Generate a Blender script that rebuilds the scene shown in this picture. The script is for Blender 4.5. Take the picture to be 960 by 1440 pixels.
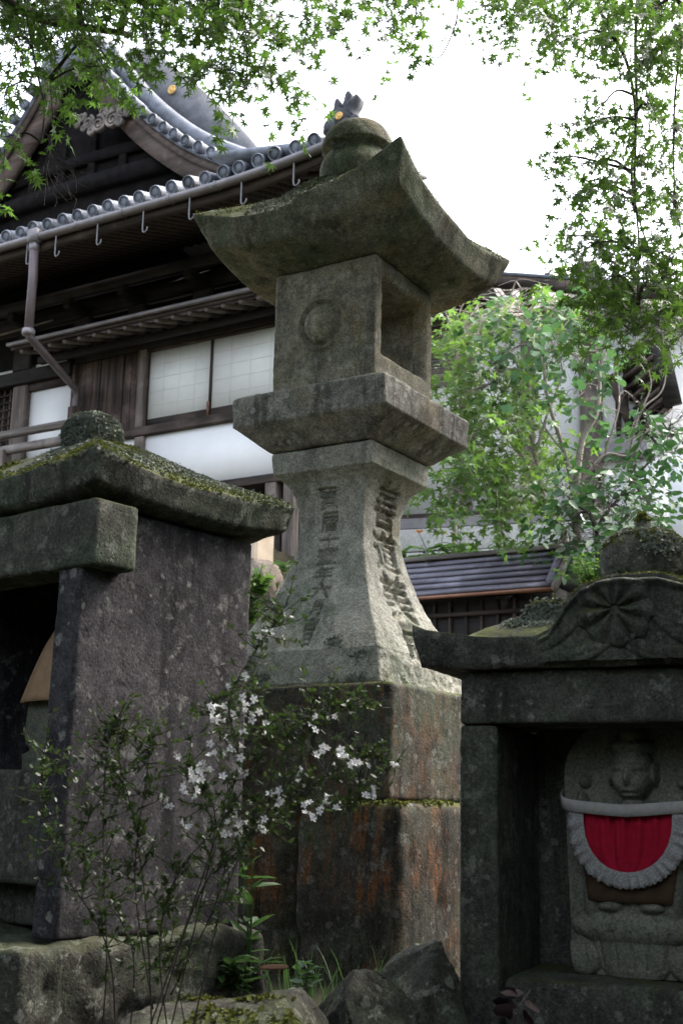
import bpy, math, random
import numpy as np
from mathutils import Vector, Matrix

for o in list(bpy.data.objects):
    bpy.data.objects.remove(o)
SC = bpy.context.scene
COL = SC.collection
rad = math.radians

# ------------------------------------------------------------------ camera
PITCH, ROLL, EYE = rad(13.3), rad(1.2), 1.45
cam_data = bpy.data.cameras.new('camera')
cam = bpy.data.objects.new('camera', cam_data)
COL.objects.link(cam)
SC.camera = cam
cam_data.sensor_fit = 'HORIZONTAL'
cam_data.sensor_width = 24.0
cam_data.lens = 43.5
cam_data.clip_start = 0.05
cam_data.clip_end = 1000
cam_data.dof.use_dof = True
cam_data.dof.focus_distance = 4.3
cam_data.dof.aperture_fstop = 9.0
_f = Vector((0, math.cos(PITCH), math.sin(PITCH)))
_u = Vector((0, -math.sin(PITCH), math.cos(PITCH)))
_r = Vector((1, 0, 0))
R3 = math.cos(ROLL) * _r + math.sin(ROLL) * _u
U3 = math.cos(ROLL) * _u - math.sin(ROLL) * _r
M = Matrix.Identity(4)
for i in range(3):
    M[i][0], M[i][1], M[i][2] = R3[i], U3[i], -_f[i]
M[2][3] = EYE
cam.matrix_world = M
CAM = np.array([0, 0, EYE]); FV = np.array(_f); RV = np.array(R3); UV = np.array(U3)
FPX = 1740.0


def at(x, y, Y):
    """survey helper: a sight line of the photograph meets the depth Y (metres)"""
    v = FV + RV * (x - 480) / FPX - UV * (y - 720) / FPX
    return CAM + v * (Y / v[1])


# ------------------------------------------------------------------ sky, sun, exposure
SUN_EL, SUN_AZ = rad(52), rad(62)      # azimuth clockwise from +Y
world = bpy.data.worlds.new('World')
SC.world = world
world.use_nodes = True
wn, wl = world.node_tree.nodes, world.node_tree.links
wn.clear()
sky = wn.new('ShaderNodeTexSky')
sky.sky_type = 'NISHITA'
sky.sun_disc = False
sky.sun_elevation = SUN_EL
sky.sun_rotation = SUN_AZ
sky.air_density = 1.0
sky.dust_density = 6.0
sky.ozone_density = 1.0
hs = wn.new('ShaderNodeHueSaturation')
hs.inputs['Saturation'].default_value = 0.50      # a veil of cloud: nearly white
bg = wn.new('ShaderNodeBackground')
bg.inputs['Strength'].default_value = 0.15
wo = wn.new('ShaderNodeOutputWorld')
wl.new(sky.outputs[0], hs.inputs['Color'])
wl.new(hs.outputs[0], bg.inputs[0])
wl.new(bg.outputs[0], wo.inputs[0])
sd = bpy.data.lights.new('sun', 'SUN')
sd.energy = 0.6
sd.angle = rad(50)
sd.color = (1.0, 0.96, 0.9)
sun = bpy.data.objects.new('sun', sd)
COL.objects.link(sun)
_s = Vector((math.sin(SUN_AZ) * math.cos(SUN_EL), math.cos(SUN_AZ) * math.cos(SUN_EL), math.sin(SUN_EL)))
sun.rotation_euler = _s.to_track_quat('Z', 'Y').to_euler()
sun.location = _s * 60
SC.view_settings.view_transform = 'Standard'
SC.view_settings.look = 'None'
SC.view_settings.gamma = 1.0
SC.view_settings.use_curve_mapping = False
SC.view_settings.exposure = 2.75
SC.cycles.max_bounces = 8
SC.cycles.transparent_max_bounces = 8

rng = np.random.default_rng(11)
random.seed(11)


# ------------------------------------------------------------------ helpers
def tag(o, label=None, cat=None, group=None, kind=None):
    if label: o['label'] = label
    if cat: o['category'] = cat
    if group: o['group'] = group
    if kind: o['kind'] = kind
    return o


def empty(name, loc=(0, 0, 0), rz=0.0, label=None, cat=None, group=None):
    o = bpy.data.objects.new(name, None)
    o.empty_display_size = 0.1
    o.location = loc
    o.rotation_euler = (0, 0, rz)
    COL.objects.link(o)
    return tag(o, label, cat, group)


def link(name, me, mat=None, parent=None):
    o = bpy.data.objects.new(name, me)
    if mat is not None and not me.materials:
        me.materials.append(mat)
    if parent is not None:
        o.parent = parent
    COL.objects.link(o)
    return o


def mesh(name, V, F, smooth=False):
    """V (n,3) array; F list of arrays (m,k), one per face size"""
    V = np.asarray(V, float)
    if isinstance(F, np.ndarray): F = [F]
    F = [np.asarray(f, np.int32) for f in F if len(f)]
    me = bpy.data.meshes.new(name)
    nl = sum(f.size for f in F); nf = sum(len(f) for f in F)
    me.vertices.add(len(V)); me.vertices.foreach_set('co', V.astype(np.float32).ravel())
    me.loops.add(nl); me.loops.foreach_set('vertex_index', np.concatenate([f.ravel() for f in F]))
    starts, tot, s = [], [], 0
    for f in F:
        k = f.shape[1]
        starts.append(s + np.arange(len(f)) * k); tot.append(np.full(len(f), k)); s += f.size
    me.polygons.add(nf)
    me.polygons.foreach_set('loop_start', np.concatenate(starts).astype(np.int32))
    me.polygons.foreach_set('loop_total', np.concatenate(tot).astype(np.int32))
    if smooth: me.polygons.foreach_set('use_smooth', np.ones(nf, bool))
    me.update(calc_edges=True)
    me.validate()
    return me


def add(name, V, F, mat, parent=None, smooth=False):
    return link(name, mesh(name, V, F, smooth), mat, parent)


def _h(i, j, k, seed):
    n = (i * 374761393 + j * 668265263 + k * 2147483647 + seed * 1274126177) & 0xffffffff
    n = ((n ^ (n >> 13)) * 1274126177) & 0xffffffff
    n = ((n ^ (n >> 16)) * 2246822519) & 0xffffffff
    return ((n ^ (n >> 15)) & 0xffff) / 32767.5 - 1.0


def vnoise(P, seed=0):
    I = np.floor(P).astype(np.int64); f = P - I; u = f * f * (3 - 2 * f)
    i, j, k = I.T; x, y, z = u.T
    r = 0
    for a in (0, 1):
        for b in (0, 1):
            for c in (0, 1):
                w = (x if a else 1 - x) * (y if b else 1 - y) * (z if c else 1 - z)
                r = r + w * _h(i + a, j + b, k + c, seed)
    return r


def fbm(P, scale=1.0, octv=4, seed=0, gain=0.5):
    P = np.asarray(P, float) * scale
    r = np.zeros(len(P)); a = 1.0; t = 0
    for o in range(octv):
        r += a * vnoise(P + 17.3 * o, seed + o); t += a
        a *= gain; P = P * 2.03
    return r / t


def vnormals(V, quads, tris=None):
    N = np.zeros_like(V)
    def acc(F):
        a, b, c = V[F[:, 0]], V[F[:, 1]], V[F[:, 2]]
        n = np.cross(b - a, c - a)
        if F.shape[1] == 4:
            n = n + np.cross(c - a, V[F[:, 3]] - a)
        for q in range(F.shape[1]):
            np.add.at(N, F[:, q], n)
    acc(quads)
    if tris is not None and len(tris): acc(tris)
    l = np.linalg.norm(N, axis=1); l[l == 0] = 1
    return N / l[:, None]


def smooth01(t):
    t = np.clip(t, 0, 1); return t * t * (3 - 2 * t)


def ring_unit(ns):
    out = []
    for s, n in enumerate(ns):
        t = np.arange(n) / n
        t = t * 0.7 + 0.3 * (0.5 - 0.5 * np.cos(np.pi * t))
        a = 2 * t - 1; o = np.ones(n)
        out.append({0: np.stack([a, -o], 1), 1: np.stack([o, a], 1), 2: np.stack([-a, o], 1), 3: np.stack([-o, -a], 1)}[s])
    return np.concatenate(out)


def loft(levels, ns=(24, 24, 24, 24), r=0.01, rn=0.7, seed=0, capn=5, warp=None):
    """closed solid of rounded-rectangle rings; levels = [(z, hx, hy, cx, cy)] from the bottom up"""
    U = ring_unit(ns); n = len(U)
    rings = []
    for L in levels:
        z, hx, hy = L[:3]; cx, cy = (L[3], L[4]) if len(L) > 3 else (0, 0)
        P = U * (hx, hy)
        P3 = np.column_stack([P[:, 0] + cx, P[:, 1] + cy, np.full(n, z)])
        rr = r * (1 + rn * fbm(P3, 14, 2, seed + 5))
        rr = np.minimum(rr, min(hx, hy) * .95)[:, None]
        lim = np.array([[hx, hy]]) - rr
        inn = np.clip(P, -lim, lim)
        d = P - inn; l = np.linalg.norm(d, axis=1); l[l == 0] = 1
        P = inn + d / l[:, None] * rr
        P3[:, 0] = P[:, 0] + cx; P3[:, 1] = P[:, 1] + cy
        rings.append(P3)
    m = len(rings)
    def capr(R):
        c = R.mean(0); return [c + (R - c) * f for f in np.linspace(1, 0, capn + 2)[1:-1]], c
    lo, cl = capr(rings[0]); hi, ch = capr(rings[-1])
    allr = lo[::-1] + rings + hi
    V = np.concatenate(allr + [cl[None], ch[None]])
    m = len(allr)
    i = np.arange(m - 1)[:, None] * n; j = np.arange(n)[None, :]; j2 = (j + 1) % n
    Q = np.stack([i + j, i + j2, i + n + j2, i + n + j], -1).reshape(-1, 4)
    b = m * n
    jj = np.arange(n)
    T = np.concatenate([np.stack([(jj + 1) % n, jj, np.full(n, b)], 1),
                        np.stack([(m - 1) * n + jj, (m - 1) * n + (jj + 1) % n, np.full(n, b + 1)], 1)])
    if warp is not None: V = warp(V)
    return V, Q, T


def weather(V, Q, T, amp=0.004, scale=9, seed=0, octv=4, extra=None):
    N = vnormals(V, Q, T)
    d = amp * fbm(V, scale, octv, seed)
    d -= 0.8 * amp * np.clip(fbm(V, scale * 2.3, 3, seed + 40) - 0.25, 0, 1) * 2.2     # pits
    if extra is not None: d = d + extra(V, N)
    return V + N * d[:, None]


def zlist(z0, z1, dz):
    return list(np.linspace(z0, z1, max(2, int(round((z1 - z0) / dz)) + 1)))


def stone_box(name, x0, x1, y0, y1, z0, z1, mat, parent, r=0.012, amp=0.004, res=0.02, seed=0, scale=9, taper=0.0, extra=None, warp=None):
    hx, hy = (x1 - x0) / 2, (y1 - y0) / 2; cx, cy = (x0 + x1) / 2, (y0 + y1) / 2
    nx, ny = max(6, int(2 * hx / res)), max(6, int(2 * hy / res))
    lv = [(z0, hx - r, hy - r, cx, cy), (z0 + r * .35, hx - r * .3, hy - r * .3, cx, cy)]
    lv += [(z, hx - taper * (z - z0) / (z1 - z0), hy - taper * (z - z0) / (z1 - z0), cx, cy) for z in zlist(z0 + r, z1 - r, res)]
    lv += [(z1 - r * .35, hx - taper - r * .3, hy - taper - r * .3, cx, cy), (z1, hx - taper - r, hy - taper - r, cx, cy)]
    V, Q, T = loft(lv, (nx, ny, nx, ny), r, .7, seed, 6, warp)
    V = weather(V, Q, T, amp, scale, seed, 4, extra)
    return add(name, V, [Q, T], mat, parent, True)


def box_vf(x0, x1, y0, y1, z0, z1):
    V = np.array([(x, y, z) for z in (z0, z1) for y in (y0, y1) for x in (x0, x1)], float)
    F = np.array([(0, 2, 3, 1), (4, 5, 7, 6), (0, 1, 5, 4), (2, 6, 7, 3), (0, 4, 6, 2), (1, 3, 7, 5)])
    return V, F


def box(name, x0, x1, y0, y1, z0, z1, mat, parent=None, bev=0.0, kind=None):
    V, F = box_vf(x0, x1, y0, y1, z0, z1)
    if bev > 0:
        b = min(bev, .3 * min(x1 - x0, y1 - y0, z1 - z0))
        c = np.array([(x0 + x1) / 2, (y0 + y1) / 2, (z0 + z1) / 2]); h = np.array([x1 - x0, y1 - y0, z1 - z0]) / 2
        pts = []; idx = {}
        for sx in (-1, 1):
            for sy in (-1, 1):
                for sz in (-1, 1):
                    for ax in range(3):
                        q = h - b; q[ax] = h[ax]
                        idx[(sx, sy, sz, ax)] = len(pts); pts.append(c + q * (sx, sy, sz))
        import bmesh
        bm = bmesh.new()
        for p in pts: bm.verts.new(p)
        bmesh.ops.convex_hull(bm, input=bm.verts)
        me = bpy.data.meshes.new(name); bm.to_mesh(me); bm.free()
        return link(name, me, mat, parent)
    return add(name, V, F, mat, parent)


def beam_vf(p, q, w, h, up=(0, 0, 1)):
    p, q = np.array(p, float), np.array(q, float); d = q - p; d /= np.linalg.norm(d)
    s = np.cross(d, up); s /= np.linalg.norm(s); u = np.cross(s, d)
    V = np.array([e + s * a * w / 2 + u * b * h / 2 for e in (p, q) for a, b in ((-1, -1), (1, -1), (1, 1), (-1, 1))])
    F = np.array([(0, 1, 2, 3), (7, 6, 5, 4), (0, 4, 5, 1), (1, 5, 6, 2), (2, 6, 7, 3), (3, 7, 4, 0)])[:, ::-1]
    return V, F


def beam(name, p, q, w, h, mat, parent=None):
    V, F = beam_vf(p, q, w, h)
    return add(name, V, F, mat, parent)


def tube_vf(pts, radii, sides=6):
    pts = np.asarray(pts, float); m = len(pts)
    radii = np.broadcast_to(np.asarray(radii, float), (m,))
    t = np.gradient(pts, axis=0); t /= np.maximum(np.linalg.norm(t, axis=1), 1e-9)[:, None]
    ref = np.array([0.31, 0.17, 0.93])
    s = np.cross(t, ref); s /= np.maximum(np.linalg.norm(s, axis=1), 1e-9)[:, None]
    u = np.cross(t, s)
    a = np.arange(sides) * 2 * np.pi / sides
    V = (pts[:, None] + radii[:, None, None] * (s[:, None] * np.cos(a)[None, :, None] + u[:, None] * np.sin(a)[None, :, None])).reshape(-1, 3)
    i = np.arange(m - 1)[:, None] * sides; j = np.arange(sides)[None]; j2 = (j + 1) % sides
    Q = np.stack([i + j, i + j2, i + sides + j2, i + sides + j], -1).reshape(-1, 4)
    V = np.concatenate([V, pts[:1], pts[-1:]]); b = m * sides; jj = np.arange(sides)
    T = np.concatenate([np.stack([(jj + 1) % sides, jj, np.full(sides, b)], 1), np.stack([(m - 1) * sides + jj, (m - 1) * sides + (jj + 1) % sides, np.full(sides, b + 1)], 1)])
    return V, Q, T


class Bag:
    """collects pieces that make ONE part"""
    def __init__(s): s.V, s.Q, s.T, s.n = [], [], [], 0
    def put(s, V, Q=None, T=None):
        V = np.asarray(V, float)
        s.V.append(V)
        if Q is not None and len(Q): s.Q.append(np.asarray(Q) + s.n)
        if T is not None and len(T): s.T.append(np.asarray(T) + s.n)
        s.n += len(V)
    def tube(s, pts, radii, sides=6): s.put(*tube_vf(pts, radii, sides))
    def box(s, *a): s.put(*box_vf(*a))
    def beam(s, *a): s.put(*beam_vf(*a))
    def build(s, name, mat, parent=None, smooth=False):
        F = []
        if s.Q: F.append(np.concatenate(s.Q))
        if s.T: F.append(np.concatenate(s.T))
        return add(name, np.concatenate(s.V), F, mat, parent, smooth)


def curve_pts(P, n=12):
    """Catmull-Rom through the points"""
    P = np.asarray(P, float); P = np.vstack([2 * P[0] - P[1], P, 2 * P[-1] - P[-2]])
    out = []
    for i in range(1, len(P) - 2):
        t = np.linspace(0, 1, n, endpoint=False)[:, None]
        a, b, c, d = P[i - 1], P[i], P[i + 1], P[i + 2]
        out.append(.5 * (2 * b + (c - a) * t + (2 * a - 5 * b + 4 * c - d) * t ** 2 + (3 * b - a - 3 * c + d) * t ** 3))
    out.append(P[-2][None])
    return np.concatenate(out)


def hslab(x0, x1, y0, y1, nx, ny, top, bot, front=None):
    """closed slab over a grid: top(x,y), bot(x,y) heights"""
    xs, ys = np.linspace(x0, x1, nx), np.linspace(y0, y1, ny)
    X, Y = np.meshgrid(xs, ys); X, Y = X.ravel(), Y.ravel()
    A = np.column_stack([X, Y, top(X, Y)]); B = np.column_stack([X, Y, bot(X, Y)])
    k = 4
    V = [A, B]
    i, j = np.meshgrid(np.arange(ny - 1), np.arange(nx - 1), indexing='ij'); b = (i * nx + j).ravel()
    q = np.stack([b, b + 1, b + nx + 1, b + nx], 1)
    Q = [q, q[:, ::-1] + nx * ny]
    per = np.concatenate([np.arange(nx), np.arange(1, ny) * nx + nx - 1, (ny - 1) * nx + np.arange(nx - 2, -1, -1), np.arange(ny - 2, 0, -1) * nx])
    n = len(per); base = 2 * nx * ny
    prev = per
    for s in range(1, k + 1):
        if s < k:
            V.append(A[per] + (B[per] - A[per]) * s / k); cur = base + np.arange(n); base += n
        else: cur = per + nx * ny
        Q.append(np.stack([prev, np.roll(prev, -1), np.roll(cur, -1), cur], 1)[:, ::-1])
        prev = cur
    return np.concatenate(V), np.concatenate(Q)


_txt = {}
def glyph(ch):
    """triangles of a character in a unit box (built-in font)"""
    if ch not in _txt:
        c = bpy.data.curves.new('t', 'FONT'); c.body = ch
        o = bpy.data.objects.new('t', c); COL.objects.link(o)
        bpy.context.view_layer.update()
        me = o.to_mesh(); me.calc_loop_triangles()
        P = np.array([v.co[:2] for v in me.vertices]); T = np.array([t.vertices for t in me.loop_triangles])
        o.to_mesh_clear(); bpy.data.objects.remove(o); bpy.data.curves.remove(c)
        lo, hi = P.min(0), P.max(0)
        _txt[ch] = ((P - (lo + hi) / 2) / (hi - lo).max(), T, (hi - lo) / (hi - lo).max())
    return _txt[ch]


def glyph_mask(u, v, ch, cx, cy, w, h, blur=0.002):
    P, T, ext = glyph(ch)
    P = P * (w, h) + (cx, cy)
    m = np.zeros(len(u))
    near = np.where((abs(u - cx) < w * .6) & (abs(v - cy) < h * .6))[0]
    if not len(near): return m
    uu, vv = u[near], v[near]
    offs = [(0, 0)] + [(blur * math.cos(a), blur * math.sin(a)) for a in np.arange(6) * math.pi / 3]
    acc = np.zeros(len(near))
    a, b, c = P[T[:, 0]], P[T[:, 1]], P[T[:, 2]]
    for ox, oy in offs:
        x, y = (uu + ox)[:, None], (vv + oy)[:, None]
        d1 = (x - b[:, 0]) * (a[:, 1] - b[:, 1]) - (a[:, 0] - b[:, 0]) * (y - b[:, 1])
        d2 = (x - c[:, 0]) * (b[:, 1] - c[:, 1]) - (b[:, 0] - c[:, 0]) * (y - c[:, 1])
        d3 = (x - a[:, 0]) * (c[:, 1] - a[:, 1]) - (c[:, 0] - a[:, 0]) * (y - a[:, 1])
        ins = ((d1 >= 0) & (d2 >= 0) & (d3 >= 0)) | ((d1 <= 0) & (d2 <= 0) & (d3 <= 0))
        acc += ins.any(1)
    m[near] = acc / len(offs)
    return m


# ------------------------------------------------------------------ materials
class NT:
    def __init__(s, name):
        s.m = bpy.data.materials.new(name); s.m.use_nodes = True
        s.t = s.m.node_tree; s.t.nodes.clear()
        s.out = s.t.nodes.new('ShaderNodeOutputMaterial')
    def n(s, typ, ins=None, **kw):
        nd = s.t.nodes.new(typ)
        for k, v in kw.items(): setattr(nd, k, v)
        for k, v in (ins or {}).items():
            if isinstance(v, bpy.types.NodeSocket): s.t.links.new(v, nd.inputs[k])
            else:
                if isinstance(v, tuple) and len(v) == 3 and nd.inputs[k].type == 'RGBA': v = v + (1,)
                nd.inputs[k].default_value = v
        return nd
    def noise(s, vec, scale, detail=5, rough=.55):
        return s.n('ShaderNodeTexNoise', {'Vector': vec, 'Scale': scale, 'Detail': detail, 'Roughness': rough}).outputs['Fac']
    def ramp(s, fac, lo, hi, a=0.0, b=1.0):
        return s.n('ShaderNodeMapRange', {'Value': fac, 'From Min': lo, 'From Max': hi, 'To Min': a, 'To Max': b}, interpolation_type='SMOOTHSTEP').outputs['Result']
    def mix(s, fac, a, b, mode='MIX'):
        nd = s.n('ShaderNodeMix', data_type='RGBA', blend_type=mode, clamp_factor=True)
        for k, v in ((0, fac), (6, a), (7, b)):
            if isinstance(v, bpy.types.NodeSocket): s.t.links.new(v, nd.inputs[k])
            else: nd.inputs[k].default_value = v if k == 0 else tuple(v) + (1,)
        return nd.outputs[2]
    def math(s, op, a, b=0.0):
        nd = s.n('ShaderNodeMath', operation=op)
        for k, v in ((0, a), (1, b)):
            if isinstance(v, bpy.types.NodeSocket): s.t.links.new(v, nd.inputs[k])
            else: nd.inputs[k].default_value = v
        return nd.outputs[0]
    def coords(s, scale=(1, 1, 1), kind='Object'):
        tc = s.n('ShaderNodeTexCoord')
        return s.n('ShaderNodeMapping', {'Vector': tc.outputs[kind], 'Scale': scale}).outputs[0]
    def finish(s, col, rough=.9, bump=None, dist=.003, strength=.6, spec=.3, metal=0.0, trans=None):
        b = s.n('ShaderNodeBsdfPrincipled', {'Base Color': col, 'Roughness': rough, 'Specular IOR Level': spec, 'Metallic': metal})
        if bump is not None:
            bp = s.n('ShaderNodeBump', {'Height': bump, 'Strength': strength, 'Distance': dist})
            s.t.links.new(bp.outputs[0], b.inputs['Normal'])
        sh = b.outputs[0]
        if trans is not None:
            tr = s.n('ShaderNodeBsdfTranslucent', {'Color': trans[0]})
            mx = s.n('ShaderNodeMixShader', {0: trans[1], 1: sh, 2: tr.outputs[0]})
            sh = mx.outputs[0]
        s.t.links.new(sh, s.out.inputs[0])
        return s.m


def stone_mat(name, dark, light, lichen=(.36, .37, .32), lich=.5, moss=0.0, rust=0.0, stain=.5, green=0.0, warm=0.0, spots=.4, pit=.5, bmp=.75):
    t = NT(name); P = t.coords()
    big = t.noise(P, 3.2, 7, .62); mid = t.noise(P, 24, 9, .72); fine = t.noise(P, 130, 5, .72); grit = t.noise(P, 420, 3, .7)
    f = t.math('ADD', t.math('MULTIPLY', big, .45), t.math('MULTIPLY', mid, .55))
    col = t.mix(t.ramp(f, .38, .62), dark, light)
    if warm: col = t.mix(t.ramp(t.noise(P, 4.4, 9, .68), .5, .68, 0, warm), col, (.30, .23, .13))
    if green: col = t.mix(t.ramp(t.noise(P, 3.1, 9, .68), .44, .64, 0, green), col, (.10, .135, .085))
    st = t.ramp(t.noise(t.coords((13, 13, 1.5)), 1.0, 10, .7), .50, .64, 0, stain)
    col = t.mix(st, col, tuple(c * .36 for c in dark))
    col = t.mix(t.ramp(t.noise(P, 6.5, 11, .74), .53, .62, 0, stain * .8), col, tuple(c * .45 for c in dark))
    if rust:
        rs = t.math('MULTIPLY', t.ramp(t.noise(t.coords((38, 38, 5)), 1, 11, .76), .46, .60), t.ramp(t.noise(P, 3.6, 7, .7), .44, .60, 0, rust))
        col = t.mix(rs, col, t.mix(fine, (.12, .045, .018), (.36, .15, .045)))
    L = t.ramp(t.noise(P, 14, 13, .8), .545, .61, 0, lich)
    col = t.mix(L, col, lichen)
    L2 = t.ramp(t.noise(P, 48, 9, .8), .60, .66, 0, lich * .9)
    col = t.mix(L2, col, tuple(min(.5, c * 1.2) for c in lichen))
    v = t.n('ShaderNodeTexVoronoi', {'Vector': P, 'Scale': 26.0, 'Randomness': 1.0})
    wob = t.math('ADD', v.outputs['Distance'], t.math('MULTIPLY', t.math('SUBTRACT', t.noise(P, 90, 6, .7), .5), .6))
    rsel = t.ramp(t.n('ShaderNodeSeparateColor', {0: v.outputs['Color']}).outputs[0], .62, 1.0, 0.0, .36)
    sp = t.ramp(t.math('SUBTRACT', wob, rsel), -.03, .05, spots * .8, 0)
    sp = t.math('MULTIPLY', sp, t.ramp(rsel, .02, .05))
    col = t.mix(sp, col, t.mix(fine, lichen, tuple(min(.5, c * 1.3) for c in lichen)))
    col = t.mix(.9, col, t.mix(t.ramp(fine, .25, .75), (.42, .42, .42), (1.5, 1.5, 1.5)), 'MULTIPLY')
    col = t.mix(.7, col, t.mix(t.ramp(grit, .3, .7), (.6, .6, .6), (1.35, 1.35, 1.35)), 'MULTIPLY')
    if moss:
        g = t.n('ShaderNodeNewGeometry'); nz = t.n('ShaderNodeSeparateXYZ', {0: g.outputs['Normal']}).outputs[2]
        mm = t.math('MULTIPLY', t.ramp(nz, .35, .85), t.ramp(t.noise(P, 7, 9, .7), .44, .56, 0, moss))
        col = t.mix(mm, col, t.mix(t.noise(P, 60, 4), (.045, .06, .015), (.13, .14, .035)))
    h = t.math('ADD', t.math('MULTIPLY', mid, 1.2), t.math('ADD', t.math('MULTIPLY', fine, .9), t.math('MULTIPLY', L, .4)))
    v2 = t.n('ShaderNodeTexVoronoi', {'Vector': P, 'Scale': 75.0})
    h = t.math('ADD', h, t.ramp(v2.outputs['Distance'], .0, .35, -pit, 0))
    return t.finish(col, .93, h, .0045, bmp, .2)


def wood_mat(name, dark, light, axis=2, scale=1.0, rough=.8, wear=.5):
    t = NT(name)
    sc = [14 * scale] * 3; sc[axis] = .9 * scale
    P = t.coords(tuple(sc))
    a = t.noise(P, 1.0, 8, .65); b = t.noise(t.coords(), 2.2, 5)
    col = t.mix(t.ramp(a, .32, .7), dark, light)
    col = t.mix(t.ramp(b, .5, .7, 0, wear), col, tuple(min(1, c * 1.9 + .01) for c in light))
    fine = t.noise(t.coords(tuple(c * 6 for c in sc)), 1.0, 4)
    col = t.mix(.5, col, t.mix(fine, (.5, .5, .5), (1.4, 1.4, 1.4)), 'MULTIPLY')
    return t.finish(col, rough, t.math('ADD', a, t.math('MULTIPLY', fine, .4)), .004, .6, .3)


def plain_mat(name, col, rough=.8, var=.2, scale=6, spec=.3, metal=0.0, bump=0.3, rnd=0.0):
    t = NT(name); P = t.coords()
    n = t.noise(P, scale, 7, .65); f = t.noise(P, scale * 14, 4)
    c = t.mix(t.ramp(n, .3, .7), tuple(x * (1 - var) for x in col), tuple(min(1, x * (1 + var)) for x in col))
    if rnd:
        r = t.n('ShaderNodeObjectInfo').outputs['Random']
        c = t.mix(1.0, c, t.mix(r, (1 - rnd,) * 3, (1 + rnd,) * 3), 'MULTIPLY')
    return t.finish(c, rough, t.math('ADD', n, t.math('MULTIPLY', f, .3)), .003, bump, spec, metal)


def leaf_mat(name, c1, c2, tr, tf=.45, rough=.5, scale=3.0):
    t = NT(name)
    g = t.n('ShaderNodeObjectInfo'); P = t.coords()
    n = t.noise(P, scale, 4); f = t.noise(P, 45, 2)
    isl = t.n('ShaderNodeNewGeometry').outputs['Random Per Island']
    c = t.mix(t.math('ADD', t.math('MULTIPLY', t.ramp(n, .35, .65), .5), t.math('MULTIPLY', isl, .5)), c1, c2)
    tc = t.mix(isl, tuple(x * .8 for x in tr), tr)
    return t.finish(c, rough, None, trans=(tc, tf), spec=.35)


MAT = {}
MAT['lantern'] = stone_mat('lantern stone', (.32, .315, .275), (.55, .535, .465), lichen=(.48, .48, .44), lich=.5, moss=.5, green=.7, warm=.6, stain=.45)
MAT['platform'] = stone_mat('platform stone', (.16, .15, .145), (.42, .40, .35), lichen=(.48, .47, .44), lich=.5, moss=.4, green=.35, warm=.5, stain=.65, spots=.8)
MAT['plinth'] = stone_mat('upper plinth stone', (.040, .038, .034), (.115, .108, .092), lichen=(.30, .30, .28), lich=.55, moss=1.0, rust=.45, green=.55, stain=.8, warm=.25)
MAT['lantern_top'] = stone_mat('lantern cap stone', (.14, .138, .11), (.32, .305, .235), lich=.35, moss=.9, green=.8, warm=.6, stain=.7)
MAT['firebox'] = stone_mat('firebox stone', (.20, .185, .15), (.44, .40, .30), lichen=(.42, .41, .36), lich=.45, green=.45, warm=.95, stain=.6)
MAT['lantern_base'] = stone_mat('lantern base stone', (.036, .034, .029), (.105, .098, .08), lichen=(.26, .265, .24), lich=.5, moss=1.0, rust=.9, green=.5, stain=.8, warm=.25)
MAT['shrine_wall'] = stone_mat('shrine side stone', (.042, .039, .043), (.105, .097, .104), lichen=(.27, .27, .25), lich=.55, stain=.7, spots=.85, bmp=.45)
MAT['shrine'] = stone_mat('shrine stone', (.075, .075, .062), (.17, .17, .14), lich=.55, moss=.8, green=.75, stain=.65)
MAT['shrine_dark'] = stone_mat('dark shrine stone', (.06, .06, .052), (.135, .13, .112), lich=.4, moss=.8, green=.5, stain=.6)
MAT['statue'] = stone_mat('statue stone', (.17, .17, .135), (.25, .245, .195), lich=.08, green=.4, stain=.15, spots=0.0, pit=.15, bmp=.3)
MAT['edge'] = stone_mat('edging stone', (.04, .04, .034), (.115, .11, .09), lich=.6, moss=.25, green=.6, stain=.5)
MAT['rock'] = stone_mat('bank rock', (.17, .13, .11), (.36, .28, .22), lich=.4, green=.3, stain=.4)
MAT['ashlar'] = stone_mat('foundation stone', (.44, .435, .41), (.58, .575, .55), lichen=(.55, .55, .52), lich=.3, stain=.2)
MAT['lichen'] = leaf_mat('lichen', (.11, .13, .105), (.26, .285, .235), (.2, .22, .15), .05, .95, 30)
MAT['moss'] = leaf_mat('moss', (.05, .065, .012), (.14, .15, .03), (.1, .12, .02), .2, .95, 20)
MAT['old_wood'] = wood_mat('weathered dark wood', (.018, .014, .012), (.065, .048, .04), 0)
MAT['old_wood_v'] = wood_mat('weathered dark boards', (.010, .007, .006), (.085, .058, .047), 2, wear=.7)
MAT['grey_wood'] = wood_mat('greyed wood', (.09, .078, .07), (.21, .185, .165), 0)
MAT['grey_wood_v'] = wood_mat('greyed post wood', (.075, .06, .052), (.18, .15, .13), 2)
MAT['barge'] = wood_mat('bargeboard wood', (.05, .036, .03), (.14, .105, .09), 0, .6)
MAT['black_wood'] = wood_mat('very dark wood', (.008, .007, .007), (.03, .026, .024), 0, wear=.3)  # darkest of the grained woods
MAT['dull'] = plain_mat('soot black timber', (.010, .009, .009), .95, .4, 6, .08)  # near-black matt timber, darker than the grained woods
MAT['plank'] = wood_mat('grey violet plank', (.085, .08, .10), (.20, .19, .225), 0)
MAT['tile'] = plain_mat('roof tile', (.125, .138, .165), .5, .35, 7, .4, rnd=.35)
MAT['ridge_tile'] = plain_mat('ridge tile', (.115, .118, .13), .6, .3, 5, .3)
MAT['ornament'] = plain_mat('ornament tile', (.06, .062, .07), .7, .3, 12, .2)
MAT['gutter'] = plain_mat('gutter metal', (.19, .175, .18), .45, .2, 5, .5, .2)
MAT['pipe'] = plain_mat('brown downpipe', (.10, .078, .082), .5, .2, 4, .5)
MAT['iron'] = plain_mat('hook iron', (.16, .155, .16), .5, .2, 9, .5, .4)
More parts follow.
